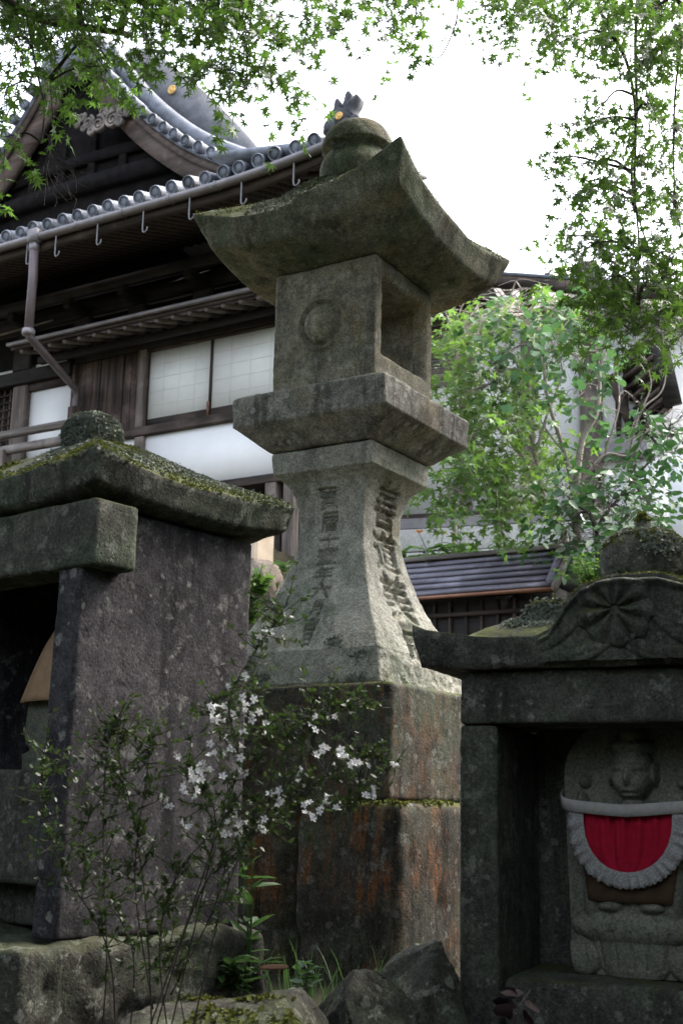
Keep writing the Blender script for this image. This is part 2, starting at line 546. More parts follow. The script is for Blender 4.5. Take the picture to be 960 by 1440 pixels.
MAT['plaster'] = plain_mat('white plaster', (.82, .82, .82), .9, .04, 1.5, .2, 0, .15)
MAT['paper'] = plain_mat('shoji paper', (.72, .73, .70), .95, .05, 2.0, .1, 0, .1)
MAT['paper_line'] = plain_mat('shoji grid', (.66, .67, .64), .95, .05, 2.0, .1)
MAT['mortar'] = plain_mat('sandy render', (.52, .42, .31), .95, .14, 4)
MAT['gold'] = plain_mat('gold leaf', (.62, .38, .12), .45, .2, 20, .5, .5)
MAT['copper'] = plain_mat('copper flashing', (.20, .09, .05), .5, .2, 8, .5, .3)
MAT['bark'] = plain_mat('bark', (.075, .06, .048), .95, .4, 18, .2, 0, .8)
MAT['twig'] = plain_mat('twig', (.05, .04, .035), .9, .3, 30)
MAT['pale_twig'] = plain_mat('pale twig', (.23, .20, .17), .9, .3, 30)
MAT['maple'] = leaf_mat('maple leaf', (.024, .056, .013), (.052, .095, .02), (.10, .20, .028), .40)
MAT['maple_b'] = leaf_mat('sapling maple leaf', (.035, .09, .02), (.085, .16, .035), (.16, .30, .05), .4)
MAT['round'] = leaf_mat('round leaf', (.028, .08, .034), (.065, .14, .058), (.085, .19, .06), .3, .75)
MAT['camellia'] = leaf_mat('glossy leaf', (.018, .055, .018), (.045, .115, .035), (.06, .16, .04), .2, .48)
MAT['canopy'] = leaf_mat('canopy leaf', (.03, .06, .02), (.06, .10, .03), (.08, .14, .03), .25)
MAT['herb'] = leaf_mat('herb leaf', (.03, .08, .02), (.07, .15, .04), (.12, .24, .06), .35)
MAT['serissa'] = leaf_mat('small shrub leaf', (.02, .045, .012), (.05, .085, .02), (.08, .14, .03), .3, .4)
MAT['petal'] = leaf_mat('white petal', (.74, .74, .76), (.82, .82, .82), (.7, .7, .7), .25, .7)
MAT['lily'] = leaf_mat('orange petal', (.55, .2, .06), (.6, .27, .1), (.5, .2, .05), .3)
MAT['dead'] = plain_mat('dead leaf', (.15, .085, .055), .9, .35, 12)
MAT['red'] = plain_mat('red cotton', (.40, .009, .032), .9, .14, 60, .2, 0, .35)
MAT['band'] = plain_mat('white cotton band', (.42, .405, .375), .95, .12, 60, .1)
MAT['tan'] = plain_mat('tan cotton', (.50, .33, .20), .95, .12, 30, .1)
MAT['brown_cloth'] = plain_mat('faded brown cloth', (.075, .048, .03), .95, .2, 20, .1)
MAT['wither'] = plain_mat('withered petal', (.016, .005, .007), .7, .4, 20)
_t = NT('lace'); _P = _t.coords()
_v = _t.n('ShaderNodeTexVoronoi', {'Vector': _P, 'Scale': 210.0})
MAT['lace'] = _t.finish(_t.mix(_t.ramp(_v.outputs['Distance'], .2, .6), (.46, .45, .43), (.30, .29, .28)), .95, _v.outputs['Distance'], .002, .6, .1)
_t = NT('ground'); _P = _t.coords()
_n = _t.noise(_P, 1.2, 8, .65); _f = _t.noise(_P, 24, 8, .7)
_c = _t.mix(_t.ramp(_n, .35, .65), (.035, .03, .022), (.07, .058, .042))
_c = _t.mix(_t.ramp(_f, .45, .7, 0, .9), _c, (.035, .05, .016))
MAT['ground'] = _t.finish(_c, .97, _t.math('ADD', _n, _f), .03, .8, .15)
# ================================================================== GROUND
HA = rad(31.0)                                  # the hall, the lantern and the wall face the same way
HX = np.array([math.cos(HA), -math.sin(HA), 0]); HY = np.array([math.sin(HA), math.cos(HA), 0])
HO = np.array([-0.9036, 16.0, 0.0])
TERR = 0.93
RAW = rad(19.0)                                 # the wing stands a little skew to the hall
WO = at(700, 718, 17.0)
WX = np.array([math.cos(RAW), -math.sin(RAW), 0]); WYv = np.array([math.sin(RAW), math.cos(RAW), 0])


def ground_h(X, Y):
    ly = (X - HO[0]) * HY[0] + (Y - HO[1]) * HY[1]
    z = TERR * smooth01((Y - 2.75) / .2)
    z = z + 1.15 * smooth01((ly + 10) / 7.5)
    lx = (X - HO[0]) * HX[0] + (Y - HO[1]) * HX[1]
    wy = (X - WO[0]) * WYv[0] + (Y - WO[1]) * WYv[1]
    z = np.where(((ly > -.76) & (lx < .45)) | ((wy > -.06) & (lx >= .45)), 4.55, z)
    P = np.column_stack([X, Y, 0 * X])
    return z + .03 * fbm(P, 1.3, 4, 3) * (Y > 3)


def ground_z(x, y):
    return float(ground_h(np.array([x]), np.array([y]))[0])


def axis(lo, hi, fine_lo, fine_hi, df, dc):
    a = np.arange(fine_lo, fine_hi + 1e-6, df)
    b = fine_lo - np.cumsum(dc * 1.25 ** np.arange(40)); b = b[b > lo]
    c = fine_hi + np.cumsum(dc * 1.25 ** np.arange(40)); c = c[c < hi]
    return np.concatenate([[lo], b[::-1], a, c, [hi]])


gx, gy = axis(-120, 120, -8, 8, .12, .3), axis(-80, 160, 1.5, 17, .1, .3)
GX, GY = np.meshgrid(gx, gy); V = np.column_stack([GX.ravel(), GY.ravel(), ground_h(GX.ravel(), GY.ravel())])
i, j = np.meshgrid(np.arange(len(gy) - 1), np.arange(len(gx) - 1), indexing='ij'); b = (i * len(gx) + j).ravel()
tag(add('ground', V, np.stack([b, b + 1, b + len(gx) + 1, b + len(gx)], 1), MAT['ground'], None, True), kind='structure')


# ================================================================== LICHEN / MOSS crusts (real flakes)
def crust(parent, mat, V, N, mask, n, size, seed, name, lift=.002, tilt=.55):
    rg = np.random.default_rng(seed)
    idx = np.where(mask)[0]
    if not len(idx): return
    idx = rg.choice(idx, n)
    jit = rg.normal(0, .008, (n, 3)); jit -= N[idx] * (jit * N[idx]).sum(1)[:, None]
    c = V[idx] + jit + N[idx] * lift
    nn = N[idx] + rg.normal(0, tilt, (n, 3)); nn /= np.linalg.norm(nn, axis=1)[:, None]
    a = np.cross(nn, rg.normal(0, 1, (n, 3))); a /= np.linalg.norm(a, axis=1)[:, None]; bb = np.cross(nn, a)
    s = size * rg.uniform(.5, 1.3, n)[:, None]
    k = 6
    R = []
    for q in range(k):
        an = q * 2 * math.pi / k
        R.append(c + s * (a * math.cos(an) + bb * math.sin(an)) * rg.uniform(.6, 1.1, (n, 1)) + nn * s * rg.uniform(-.05, .4, (n, 1)))
    VV = np.concatenate([c] + R)
    I = np.arange(n)
    T = np.concatenate([np.stack([I, n * (q + 1) + I, n * ((q + 1) % k + 1) + I], 1) for q in range(k)])
    o = add(name, VV, T, mat, parent)
    o['kind'] = 'stuff'
    return o


# ================================================================== STONE LANTERN
LA = rad(32.0)
LX, LY = .035, 4.6
lantern = empty('stone_lantern', (LX, LY, 0), -LA, 'tall weathered stone lantern with upturned cap, carved shaft and stepped plinth', 'lantern')


def sq(z, w): return (z, w / 2, w / 2)


def levels(prof, dz, sm=False):
    z = [p[0] for p in prof]; w = [p[1] for p in prof]
    out = []
    for a in range(len(prof) - 1):
        n = max(1, int(round((z[a + 1] - z[a]) / dz)))
        for q in range(n):
            t = q / n
            out.append(sq(z[a] + (z[a + 1] - z[a]) * t, w[a] + (w[a + 1] - w[a]) * t))
    out.append(sq(z[-1], w[-1]))
    return out


# plinth blocks
def base_extra(V, N):
    u, v = V[:, 0], V[:, 2]
    m = np.zeros(len(V))
    fr = N[:, 1] < -.6
    for ch, cz in (('世', 1.745), ('話', 1.63), ('人', 1.53)):
        m[fr] += glyph_mask(u[fr], v[fr], ch, -.17, cz, .085, .085, .004)
    return -.011 * np.clip(m, 0, 1)


prof = [(1.462, .83), (1.47, .85), (1.83, .855), (1.842, .835)]
V, Q, T = loft(levels(prof, .012), (110, 60, 12, 12), .016, .9, 21, 5)
V = weather(V, Q, T, .007, 8, 21, 5, base_extra)
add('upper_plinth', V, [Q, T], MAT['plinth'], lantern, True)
prof = [(.80, 1.03), (1.0, 1.03), (1.44, 1.01), (1.458, .985)]
V, Q, T = loft(levels(prof, .02), (60, 44, 12, 12), .03, 1.0, 33, 5)
V = weather(V, Q, T, .016, 5, 33, 5, lambda V, N: -.05 * np.exp(-((V[:, 0] - .12 + .03 * fbm(V, 6, 3, 2)) / .012) ** 2) * (N[:, 1] < -.5))
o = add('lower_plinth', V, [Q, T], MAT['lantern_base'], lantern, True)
N = vnormals(V, Q, T)
crust(lantern, MAT['moss'], V, N, (N[:, 2] > .55) & (V[:, 2] > 1.4) & (fbm(V, 9, 3, 8) > -.1) & ((abs(V[:, 0]) > .42) | (abs(V[:, 1]) > .42)), 900, .008, 4, 'moss')

# shaft with the dedication carved in
SP = [(1.846, .652), (1.856, .662), (1.975, .625), (1.985, .612), (2.05, .548), (2.12, .472), (2.20, .398), (2.30, .333), (2.38, .296), (2.45, .280), (2.52, .286), (2.58, .312), (2.62, .355), (2.648, .41), (2.656, .437), (2.735, .444), (2.741, .43)]
zz = np.array([p[0] for p in SP]); ww = np.array([p[1] for p in SP])


def shaft_extra(V, N):
    m = np.zeros(len(V))
    fr = (N[:, 1] < -.45) & (abs(N[:, 1]) > abs(N[:, 0]))
    z = 2.600
    lean = lambda z: -.006 + (2.6 - z) * .02
    for ch, w, h in (('寳', .080, .082), ('暦', .074, .076), ('十', .084, .042), ('壹', .082, .064), ('年', .076, .054), ('六', .078, .058), ('月', .052, .058), ('吉', .064, .050), ('日', .042, .046)):
        cz = z - h / 2
        m[fr] += .016 * np.clip(2.2 * glyph_mask(V[fr, 0], V[fr, 2], ch, lean(cz), cz, w, h, .0016), 0, 1) * np.clip(.95 + .4 * fbm(V[fr], 25, 3, 3), .3, 1.3)
        z -= h + .010
    rt = (N[:, 0] > .45) & (abs(N[:, 0]) > abs(N[:, 1]))
    z = 2.628
    for ch, w, h in (('善', .155, .17), ('道', .175, .15), ('美', .21, .18), ('居', .2, .14)):
        cz = z - h / 2
        g = glyph_mask(V[rt, 1], V[rt, 2], ch, .012, cz, w, h, .008)
        m[rt] += .024 * smooth01(np.clip(g * 1.3, 0, 1)) * np.clip(.85 + .9 * fbm(V[rt], 14, 3, 4), .15, 1.3)
        z -= h + .012
    # the lit side is rougher and spalled low down
    rough = rt * np.clip((2.3 - V[:, 2]) / .3, 0, 1)
    return -m + rough * .006 * fbm(V * (1, 1, 1.4), 34, 3, 77) - rough * .010 * np.clip(fbm(V, 17, 3, 71), 0, 1)


lv = []
for a in range(len(SP) - 1):
    n = max(1, int(round((zz[a + 1] - zz[a]) / .0036)))
    lv += [sq(zz[a] + (zz[a + 1] - zz[a]) * q / n, ww[a] + (ww[a + 1] - ww[a]) * q / n) for q in range(n)]
lv.append(sq(zz[-1], ww[-1]))
V, Q, T = loft(lv, (170, 120, 14, 14), .010, .8, 5, 4)
V = weather(V, Q, T, .0032, 12, 5, 5, shaft_extra)
shaft = add('shaft', V, [Q, T], MAT['lantern'], lantern, True)
N = vnormals(V, Q, T)
crust(shaft, MAT['lichen'], V, N, (V[:, 2] < 2.02) & (N[:, 1] < -.3) & (fbm(V, 8, 3, 18) > .22), 500, .006, 41, 'lichen')

# platform
prof = [(2.744, .455), (2.75, .475), (2.79, .565), (2.822, .645), (2.830, .668), (2.938, .676), (2.948, .655)]
V, Q, T = loft(levels(prof, .009), (84, 60, 16, 16), .012, .9, 9, 6)
V = weather(V, Q, T, .005, 9, 9, 5)
add('platform', V, [Q, T], MAT['platform'], lantern, True)

# fire box: open right through, a sun disc in relief on the front
h, hi = .228, .150
zc, hz = 3.205, .262
prof = []
for x in np.linspace(-h + .012, h - .012, 34): prof.append((x, 1.0, 0))
loopx = [(-h, .955), (-h + .004, .985)] + [(x, 1.0) for x in np.linspace(-h + .012, h - .012, 84)] + [(h - .004, .985), (h, .955)]
loopx += [(h, f) for f in np.linspace(.93, .79, 6)] + [(h - .010, .74), (h - .022, .715), (h - .05, .70), (h - .056, .78), (h - .062, .82)] + [(x, .82) for x in np.linspace(h - .09, -h + .09, 10)] + [(-h + .062, .82), (-h + .056, .78), (-h + .05, .70), (-h + .022, .715), (-h + .010, .74)] + [(-h, f) for f in np.linspace(.79, .93, 6)]
U = ring_unit((36, 30, 36, 100)); n = len(U)
rings = []
for x, f in loopx:
    P = U * (h * f, hz * f)
    rr = .022 if f < .9 else .016
    lim = np.array([[abs(P[:, 0]).max(), abs(P[:, 1]).max()]]) - rr
    inn = np.clip(P, -lim, lim); d = P - inn; l = np.linalg.norm(d, axis=1); l[l == 0] = 1
    P = inn + d / l[:, None] * rr
    rings.append(np.column_stack([np.full(n, x), P[:, 0], zc + P[:, 1] * (.80 if f < .9 else 1) + (.036 if f < .9 else 0)]))
V = np.concatenate(rings); m = len(rings)
i = np.arange(m)[:, None] * n; i2 = ((np.arange(m) + 1) % m)[:, None] * n; j = np.arange(n)[None]; j2 = (j + 1) % n
Q = np.stack([i + j, i + j2, i2 + j2, i2 + j], -1).reshape(-1, 4)[:, ::-1]


def fb_extra(V, N):
    r = np.hypot(V[:, 0] + .004, V[:, 2] - 3.225)
    fr = (V[:, 1] < -.19)
    d = .042 * np.sqrt(np.clip(1 - (r / .074) ** 2, 0, 1)) + .013 * np.exp(-((r - .100) / .008) ** 2) - .011 * np.exp(-((r - .082) / .006) ** 2)
    return d * fr


cen = V - np.array([0, 0, zc])
Nt = vnormals(V, Q)
if (Nt[(abs(V[:, 1]) > .2)] * cen[(abs(V[:, 1]) > .2)]).sum() < 0: Q = Q[:, ::-1]
# finer front: subdivide by dense ring count is enough for the disc
V = weather(V, Q, None, .005, 10, 14, 5, fb_extra)
add('fire_box', V, Q, MAT['firebox'], lantern, True)

# cap with upturned corners
def cap_warp(V):
    ax, ay = abs(V[:, 0]), abs(V[:, 1]); hm = np.maximum(ax, ay); lo = np.minimum(ax, ay)
    t = lo / np.maximum(hm, 1e-6)
    e = smooth01((hm - .20) / .25)
    topf = smooth01((V[:, 2] - 3.49) / .11)
    lift = e * (.072 * t ** 2.2 * (1 - topf) + .086 * t ** 2.4 * topf) - e * .045 * (V[:, 1] - V[:, 0]) / .9 - e * .03 * np.clip(V[:, 1] / .45, -1, 1) * (V[:, 0] > 0)
    V = V.copy()
    V[:, 2] += lift
    fl = 1 + e * .035 * t ** 4 * topf
    V[:, 0] *= fl; V[:, 1] *= fl
    return V


cp = [(3.465, .40), (3.468, .50), (3.475, .62), (3.485, .74), (3.492, .81), (3.497, .835), (3.51, .85)]
cp += [(z, .85 + .055 * (z - 3.51) / .09) for z in np.linspace(3.52, 3.60, 7)]
cp += [(3.606, .895), (3.612, .87)]
for s in np.linspace(.08, 1, 22): cp.append((3.612 + .283 * (s ** 1.08), .87 - .59 * s))
V, Q, T = loft([sq(*c) for c in cp], (64, 64, 40, 40), .012, .7, 15, 8, cap_warp)
V = weather(V, Q, T, .007, 8, 15, 5)
cap = add('cap', V, [Q, T], MAT['lantern_top'], lantern, True)
N = vnormals(V, Q, T)
top = (N[:, 2] > .45) & (V[:, 2] > 3.6)
crust(cap, MAT['lichen'], V, N, top & (fbm(V, 6, 4, 50) > -.05) & (V[:, 0] < .25), 7000, .0055, 51, 'lichen', .002, .6)
crust(cap, MAT['moss'], V, N, top & (fbm(V, 5, 4, 52) > .0), 3500, .005, 53, 'moss')


def lathe_vf(prof, n=40):
    rings = [np.column_stack([r * np.cos(np.arange(n) * 2 * np.pi / n), r * np.sin(np.arange(n) * 2 * np.pi / n), np.full(n, z)]) for z, r in prof]
    m = len(rings); V = np.concatenate(rings)
    i = np.arange(m - 1)[:, None] * n; j = np.arange(n)[None]; j2 = (j + 1) % n
    Q = np.stack([i + j, i + j2, i + n + j2, i + n + j], -1).reshape(-1, 4)
    return V, Q, np.zeros((0, 3), int)


pf = [(3.86, .001), (3.86, .06), (3.865, .112)] + [(3.868 + .165 * t, .110 + .043 * math.sin(min(1, .08 + t * .88) * math.pi) ** .75) for t in np.linspace(0, 1, 24)]
pf += [(4.037, .116), (4.043, .118), (4.048, .130)] + [(4.054 + .122 * math.sin(a), .001 + .147 * math.cos(a) ** .62) for a in np.linspace(.02, math.pi / 2, 28)]
V, Q, T = lathe_vf(pf, 64)
V = weather(V, Q, T, .006, 9, 61, 5)
fin = add('finial', V, Q, MAT['lantern_top'], lantern, True)
N = vnormals(V, Q)
crust(fin, MAT['lichen'], V, N, (fbm(V, 9, 3, 62) > .32) & (V[:, 2] > 3.95), 260, .007, 63, 'lichen')


# ================================================================== LEFT SHRINE (open to the path, seen from its side)
SA = rad(39.0)
sx, sy = math.cos(SA), math.sin(SA)
near = at(78, 1322, 2.8)
# local frame: x along the front (to the right), y into the depth; near front corner of the wall = (0.37, -0.30)
WH, DH = .37, .275
origin = np.array([near[0] - (WH * sx + -DH * sy), near[1] - (-WH * sy + -DH * sx), 0])
shrineL = empty('stone_shrine', tuple(origin), -SA, 'stone shrine with plain lichen-spotted side wall, mossy cap and round lichen-covered knob', 'shrine')
ZB, ZT = 1.155, 2.125
stone_box('base_slab', -WH - .16, WH + .075, -DH - .15, DH + .055, .955, ZB, MAT['edge'], shrineL, .022, .030, .014, 70, 7)
wl_ = lambda V: V
stone_box('side_wall', WH - .085, WH, -DH, DH + .02, ZB - .005, ZT, MAT['shrine_wall'], shrineL, .007, .003, .008, 71, 12)
stone_box('side_wall', -WH, -WH + .085, -DH, DH + .03, ZB - .005, ZT, MAT['shrine_wall'], shrineL, .010, .0035, .02, 72, 12)
stone_box('back_wall', -WH + .087, WH - .087, DH - .05, DH + .02, ZB - .004, ZT - .003, MAT['shrine_dark'], shrineL, .01, .004, .03, 73)
stone_box('lintel', -WH - .035, WH + .052, -DH - .012, -DH + .118, ZT - .155, ZT + .002, MAT['shrine'], shrineL, .008, .0035, .011, 74)
stone_box('sill', -WH + .087, WH - .088, -DH + .03, -DH + .10, ZB + .10, ZB + .36, MAT['shrine_dark'], shrineL, .012, .006, .02, 75)
stone_box('plinth_floor', -WH + .088, WH - .09, -DH + .101, DH - .052, ZB + .004, ZB + .345, MAT['shrine_dark'], shrineL, .01, .004, .03, 76)


def roofL_warp(V):
    ax, ay = abs(V[:, 0]) / 1.22, abs(V[:, 1]); hm = np.maximum(ax, ay); lo = np.minimum(ax, ay)
    t = lo / np.maximum(hm, 1e-6); e = smooth01((hm - .15) / .25)
    V = V.copy(); V[:, 2] += e * .030 * t ** 2.2
    return V


cp = [(ZT - .004, .55), (ZT + .002, .66), (ZT + .01, .74), (ZT + .018, .765)] + [(z, .77 + .03 * (z - ZT - .02) / .07) for z in np.linspace(ZT + .025, ZT + .085, 5)] + [(ZT + .091, .79), (ZT + .096, .77)]
for s in np.linspace(.08, 1, 18): cp.append((ZT + .096 + .165 * s ** .95, .77 - .60 * s))
V, Q, T = loft([(z, w / 2 * 1.09, w / 2 * .89) for z, w in cp], (60, 80, 30, 30), .010, .9, 80, 6, roofL_warp)
V[:, 1] += .045
V = weather(V, Q, T, .010, 7, 80, 5)
rf = add('roof_cap', V, [Q, T], MAT['shrine'], shrineL, True)
N = vnormals(V, Q, T)
top = (N[:, 2] > .35) & (V[:, 2] > ZT + .06)
crust(rf, MAT['lichen'], V, N, top & (fbm(V, 7, 4, 81) > .10), 9000, .0042, 82, 'lichen', .002, .7)
crust(rf, MAT['moss'], V, N, top & (fbm(V, 5.5, 4, 83) > .08), 6000, .0042, 84, 'moss', .002, .9)
KZ = ZT + .285
pf = [(KZ - .12, .001), (KZ - .12, .05), (KZ - .10, .07), (KZ - .045, .070)] + [(KZ - .04 + .055 * t, .070 + .010 * math.sin(t * 1.8)) for t in np.linspace(0, 1, 9)] + [(KZ + .017 + .055 * math.sin(a), .001 + .078 * math.cos(a) ** .8) for a in np.linspace(.05, math.pi / 2, 18)]
V, Q, T = lathe_vf(pf, 40); V[:, 1] += .03
V = weather(V, Q, T, .006, 12, 85, 4)
kn = add('knob', V, Q, MAT['shrine'], shrineL, True)
N = vnormals(V, Q)
crust(kn, MAT['lichen'], V, N, (fbm(V, 8, 3, 86) > -.35), 9000, .0046, 87, 'lichen', .002, .8)

# seated figure with a tan bib inside the left shrine (only its edge shows past the jamb)
stL = empty('stone_statue', tuple(origin), -SA, 'grey stone figure in a tan bib, half hidden inside the plain-sided shrine', 'statue')
stL.location = (origin[0] + .06 * sx, origin[1] - .06 * sy, 0)
B0 = ZB + .347
prof = [(0, .17, .10), (.06, .175, .105), (.065, .15, .09), (.12, .155, .095), (.2, .15, .09), (.3, .125, .075), (.36, .09, .06), (.385, .045, .042), (.40, .04, .04), (.415, .055, .055), (.445, .066, .066), (.48, .068, .07), (.515, .06, .064), (.54, .035, .04), (.547, .004, .004)]
zz_ = [p[0] for p in prof]
zs = np.linspace(0, .547, 60)
n = 48; an = np.arange(n) * 2 * np.pi / n
rings = [np.column_stack([np.interp(z, zz_, [p[1] for p in prof]) * np.cos(an), np.interp(z, zz_, [p[2] for p in prof]) * np.sin(an), np.full(n, B0 + z)]) for z in zs]
V = np.concatenate(rings)
i = np.arange(59)[:, None] * n; j = np.arange(n)[None]; j2 = (j + 1) % n
Q = np.stack([i + j, i + j2, i + n + j2, i + n + j], -1).reshape(-1, 4)


def face_relief(x, z, s=1.0):
    """nose, eye lines and mouth as offsets towards the viewer; x, z relative to the middle of the face"""
    d = .016 * s * np.exp(-(x / (.007 * s)) ** 2) * np.exp(-((z + .004 * s) / (.016 * s)) ** 2)
    for k in (-1, 1):
        d += .006 * s * np.exp(-((x - k * .024 * s) / (.014 * s)) ** 2 - ((z - .018 * s) / (.005 * s)) ** 2)
        d -= .006 * s * np.exp(-((x - k * .024 * s) / (.013 * s)) ** 2 - ((z - .008 * s) / (.004 * s)) ** 2)
        d += .006 * s * np.exp(-((x - k * .026 * s) / (.016 * s)) ** 2 - ((z + .018 * s) / (.016 * s)) ** 2)
    d += .005 * s * np.exp(-(x / (.014 * s)) ** 2 - ((z + .030 * s) / (.004 * s)) ** 2)
    d -= .005 * s * np.exp(-(x / (.015 * s)) ** 2 - ((z + .035 * s) / (.0025 * s)) ** 2)
    d += .005 * s * np.exp(-(x / (.012 * s)) ** 2 - ((z + .040 * s) / (.004 * s)) ** 2)
    return d


N = vnormals(V, Q)
d = (N[:, 1] < -.2) * face_relief(V[:, 0], V[:, 2] - (B0 + .47), .9) * (V[:, 2] > B0 + .41)
d += .012 * np.exp(-((abs(V[:, 0]) - .10) / .03) ** 2) * (V[:, 2] < B0 + .3) * (V[:, 2] > B0 + .08)
V = V + N * (d + .002 * fbm(V, 14, 3, 3))[:, None]
add('body', V, Q, MAT['statue'], stL, True)
bibL = empty('bib', tuple(stL.location), -SA, 'plain tan cloth bib hanging on the half hidden stone figure', 'bib')
n1, n2 = 22, 12
VV = []
for a in range(n2):
    t = a / (n2 - 1)
    for q in range(n1):
        an_ = math.pi * (1.0 + .06 + .88 * q / (n1 - 1))
        rx, ry = .062 + .11 * t ** .7, .052 + .062 * t ** .7
        VV.append((rx * math.cos(an_), ry * math.sin(an_) - .008 - .004 * math.sin(q * 1.9) * t, B0 + .385 - .20 * t))
i, j = np.meshgrid(np.arange(n2 - 1), np.arange(n1 - 1), indexing='ij'); b = (i * n1 + j).ravel()
V = np.array(VV); Qc = np.stack([b, b + 1, b + n1 + 1, b + n1], 1)
def cloth(name, V, Q, mat, parent, th=.003):
    me = mesh(name, V, Q, True); o = link(name, me, mat, parent)
    md = o.modifiers.new('thickness', 'SOLIDIFY'); md.thickness = th; md.offset = 0
    return o
cloth('cloth', V, Qc, MAT['tan'], bibL)


# ================================================================== RIGHT SHRINE (front towards us)
RA = rad(24.0)
rx_, ry_ = math.cos(RA), math.sin(RA)
pc = at(868, 935, 3.0)                       # middle of the roof's front, at its underside
ZR = float(pc[2])                            # underside of the roof
shrineR = empty('stone_shrine', (pc[0], pc[1], 0), -RA, 'stone shrine whose roof front carries a carved chrysanthemum, sheltering the red-bibbed figure', 'shrine')
RW = .43
PXM = 545.0
LZ = ZR - .135
FZ = 1.045
# roof: height field over its plan
fx = np.array([-.55, -.50, -.36, -.235, -.18, -.135, -.10, -.03, 0.0])
fz = np.array([.108, .102, .080, .070, .095, .165, .200, .222, .222])
def front_top(x): return np.interp(-np.maximum(0, abs(x - .045) - .03), fx, fz)


def roofR_top(x, y):
    f = front_top(x) * smooth01((.13 - y) / .07) + smooth01((y - .06) / .07) * (.075 + .0 * x)
    kasa = .07 + .16 * np.clip(1 - np.maximum(abs(x) / .40, abs(y - .30) / .30), 0, 1) ** .75
    lump = .178 * np.exp(-((abs(x) - .19) / .115) ** 4) * smooth01((y - .05) / .05) * smooth01((.5 - y) / .2)
    tip = .05 * (abs(x) / .5) ** 4
    return ZR + np.maximum(np.maximum(f, kasa), np.maximum(lump, .055 + tip))


def roofR_bot(x, y):
    e = np.clip((abs(x) - .37) / .13, 0, 1)
    return ZR + .001 + .008 * e ** 1.3
V, Q = hslab(-.53, .53, 0, .60, 160, 70, roofR_top, roofR_bot)
nf = 150


def roofR_relief(V, N):
    return 0


# carved front: a panel modelled as its own fine height field
V[:, 0] += -np.sign(V[:, 0]) * .02 * (1 - smooth01((V[:, 2] - ZR) / .10)) * smooth01((abs(V[:, 0]) - .38) / .1)
V[:, 1] += .02 * (1 - smooth01((V[:, 2] - ZR) / .1)) * (V[:, 1] < .02)
V = weather(V, Q, None, .006, 9, 90, 4)
rr_ = add('roof_cap', V, Q, MAT['shrine_dark'], shrineR, True)
N = vnormals(V, Q)
top = (N[:, 2] > .3) & (V[:, 2] > ZR + .05)
crust(rr_, MAT['lichen'], V, N, top & (V[:, 0] < -.07) & (V[:, 0] > -.30) & (V[:, 1] > .05) & (fbm(V, 8, 3, 91) > -.2), 8000, .0048, 92, 'lichen', .003, .8)
crust(rr_, MAT['moss'], V, N, top & (V[:, 2] > ZR + .16) & (fbm(V, 9, 3, 94) > -.1), 5000, .004, 95, 'moss', .003, .9)
# carved chrysanthemum panel
xs = np.linspace(-.19, .28, 200); zs2 = np.linspace(.012, .214, 92)
X, Z = np.meshgrid(xs, zs2); x = X.ravel(); z = Z.ravel()
inside = z < front_top(x) - .012
fzc = .135
r = np.hypot(x, (z - fzc) * 1.05); th = np.arctan2(z - fzc, x)
pet = .5 + .5 * np.cos(9 * th + .6)
dep = .010 + .016 * np.exp(-(r / .014) ** 2)
petal = (r > .012) & (r < .088 + .012 * pet)
dep += petal * (.026 * pet ** .5 * np.sin(np.clip(r / .098, 0, 1) * math.pi) ** .6 + .006)
# border roll and lower leaves
dep += .016 * np.exp(-((front_top(x) - z - .020) / .010) ** 2)
for k in (-1, 1):
    for (ax_, az_, bx_, bz_, w_) in ((.02, .06, .19, .022, .017), (.03, .045, .13, .012, .010), (.10, .115, .185, .05, .016)):
        px_, pz_ = k * x, z
        dx, dz = bx_ - ax_, bz_ - az_; L2 = dx * dx + dz * dz
        t_ = np.clip(((px_ - ax_) * dx + (pz_ - az_) * dz) / L2, 0, 1)
        dist = np.hypot(px_ - ax_ - t_ * dx, pz_ - az_ - t_ * dz + .012 * np.sin(t_ * math.pi))
        dep = np.maximum(dep, .010 + .013 * np.clip(1 - (dist / w_) ** 2, 0, 1) ** .5 * np.sin(np.clip(t_, .08, .92) * math.pi) ** .5)
dep = dep * smooth01((front_top(x) - .004 - z) / .012) + .003 * fbm(np.column_stack([x, z, 0 * x]), 30, 4, 5)
dep = np.where(inside, dep, -.02)
nx_, nz_ = len(xs), len(zs2)
Vf = np.column_stack([x, -dep + .006, ZR + z]); Vb = np.column_stack([x, np.full(len(x), .04), ZR + np.minimum(z, front_top(x) - .02)])
Vf[:, 2] = ZR + np.minimum(z, front_top(x) - .006)
i, j = np.meshgrid(np.arange(nz_ - 1), np.arange(nx_ - 1), indexing='ij'); b = (i * nx_ + j).ravel()
q = np.stack([b, b + 1, b + nx_ + 1, b + nx_], 1)
add('carved_panel', np.concatenate([Vf, Vb]), np.concatenate([q, q[:, ::-1] + nx_ * nz_]), MAT['shrine_dark'], shrineR, True)

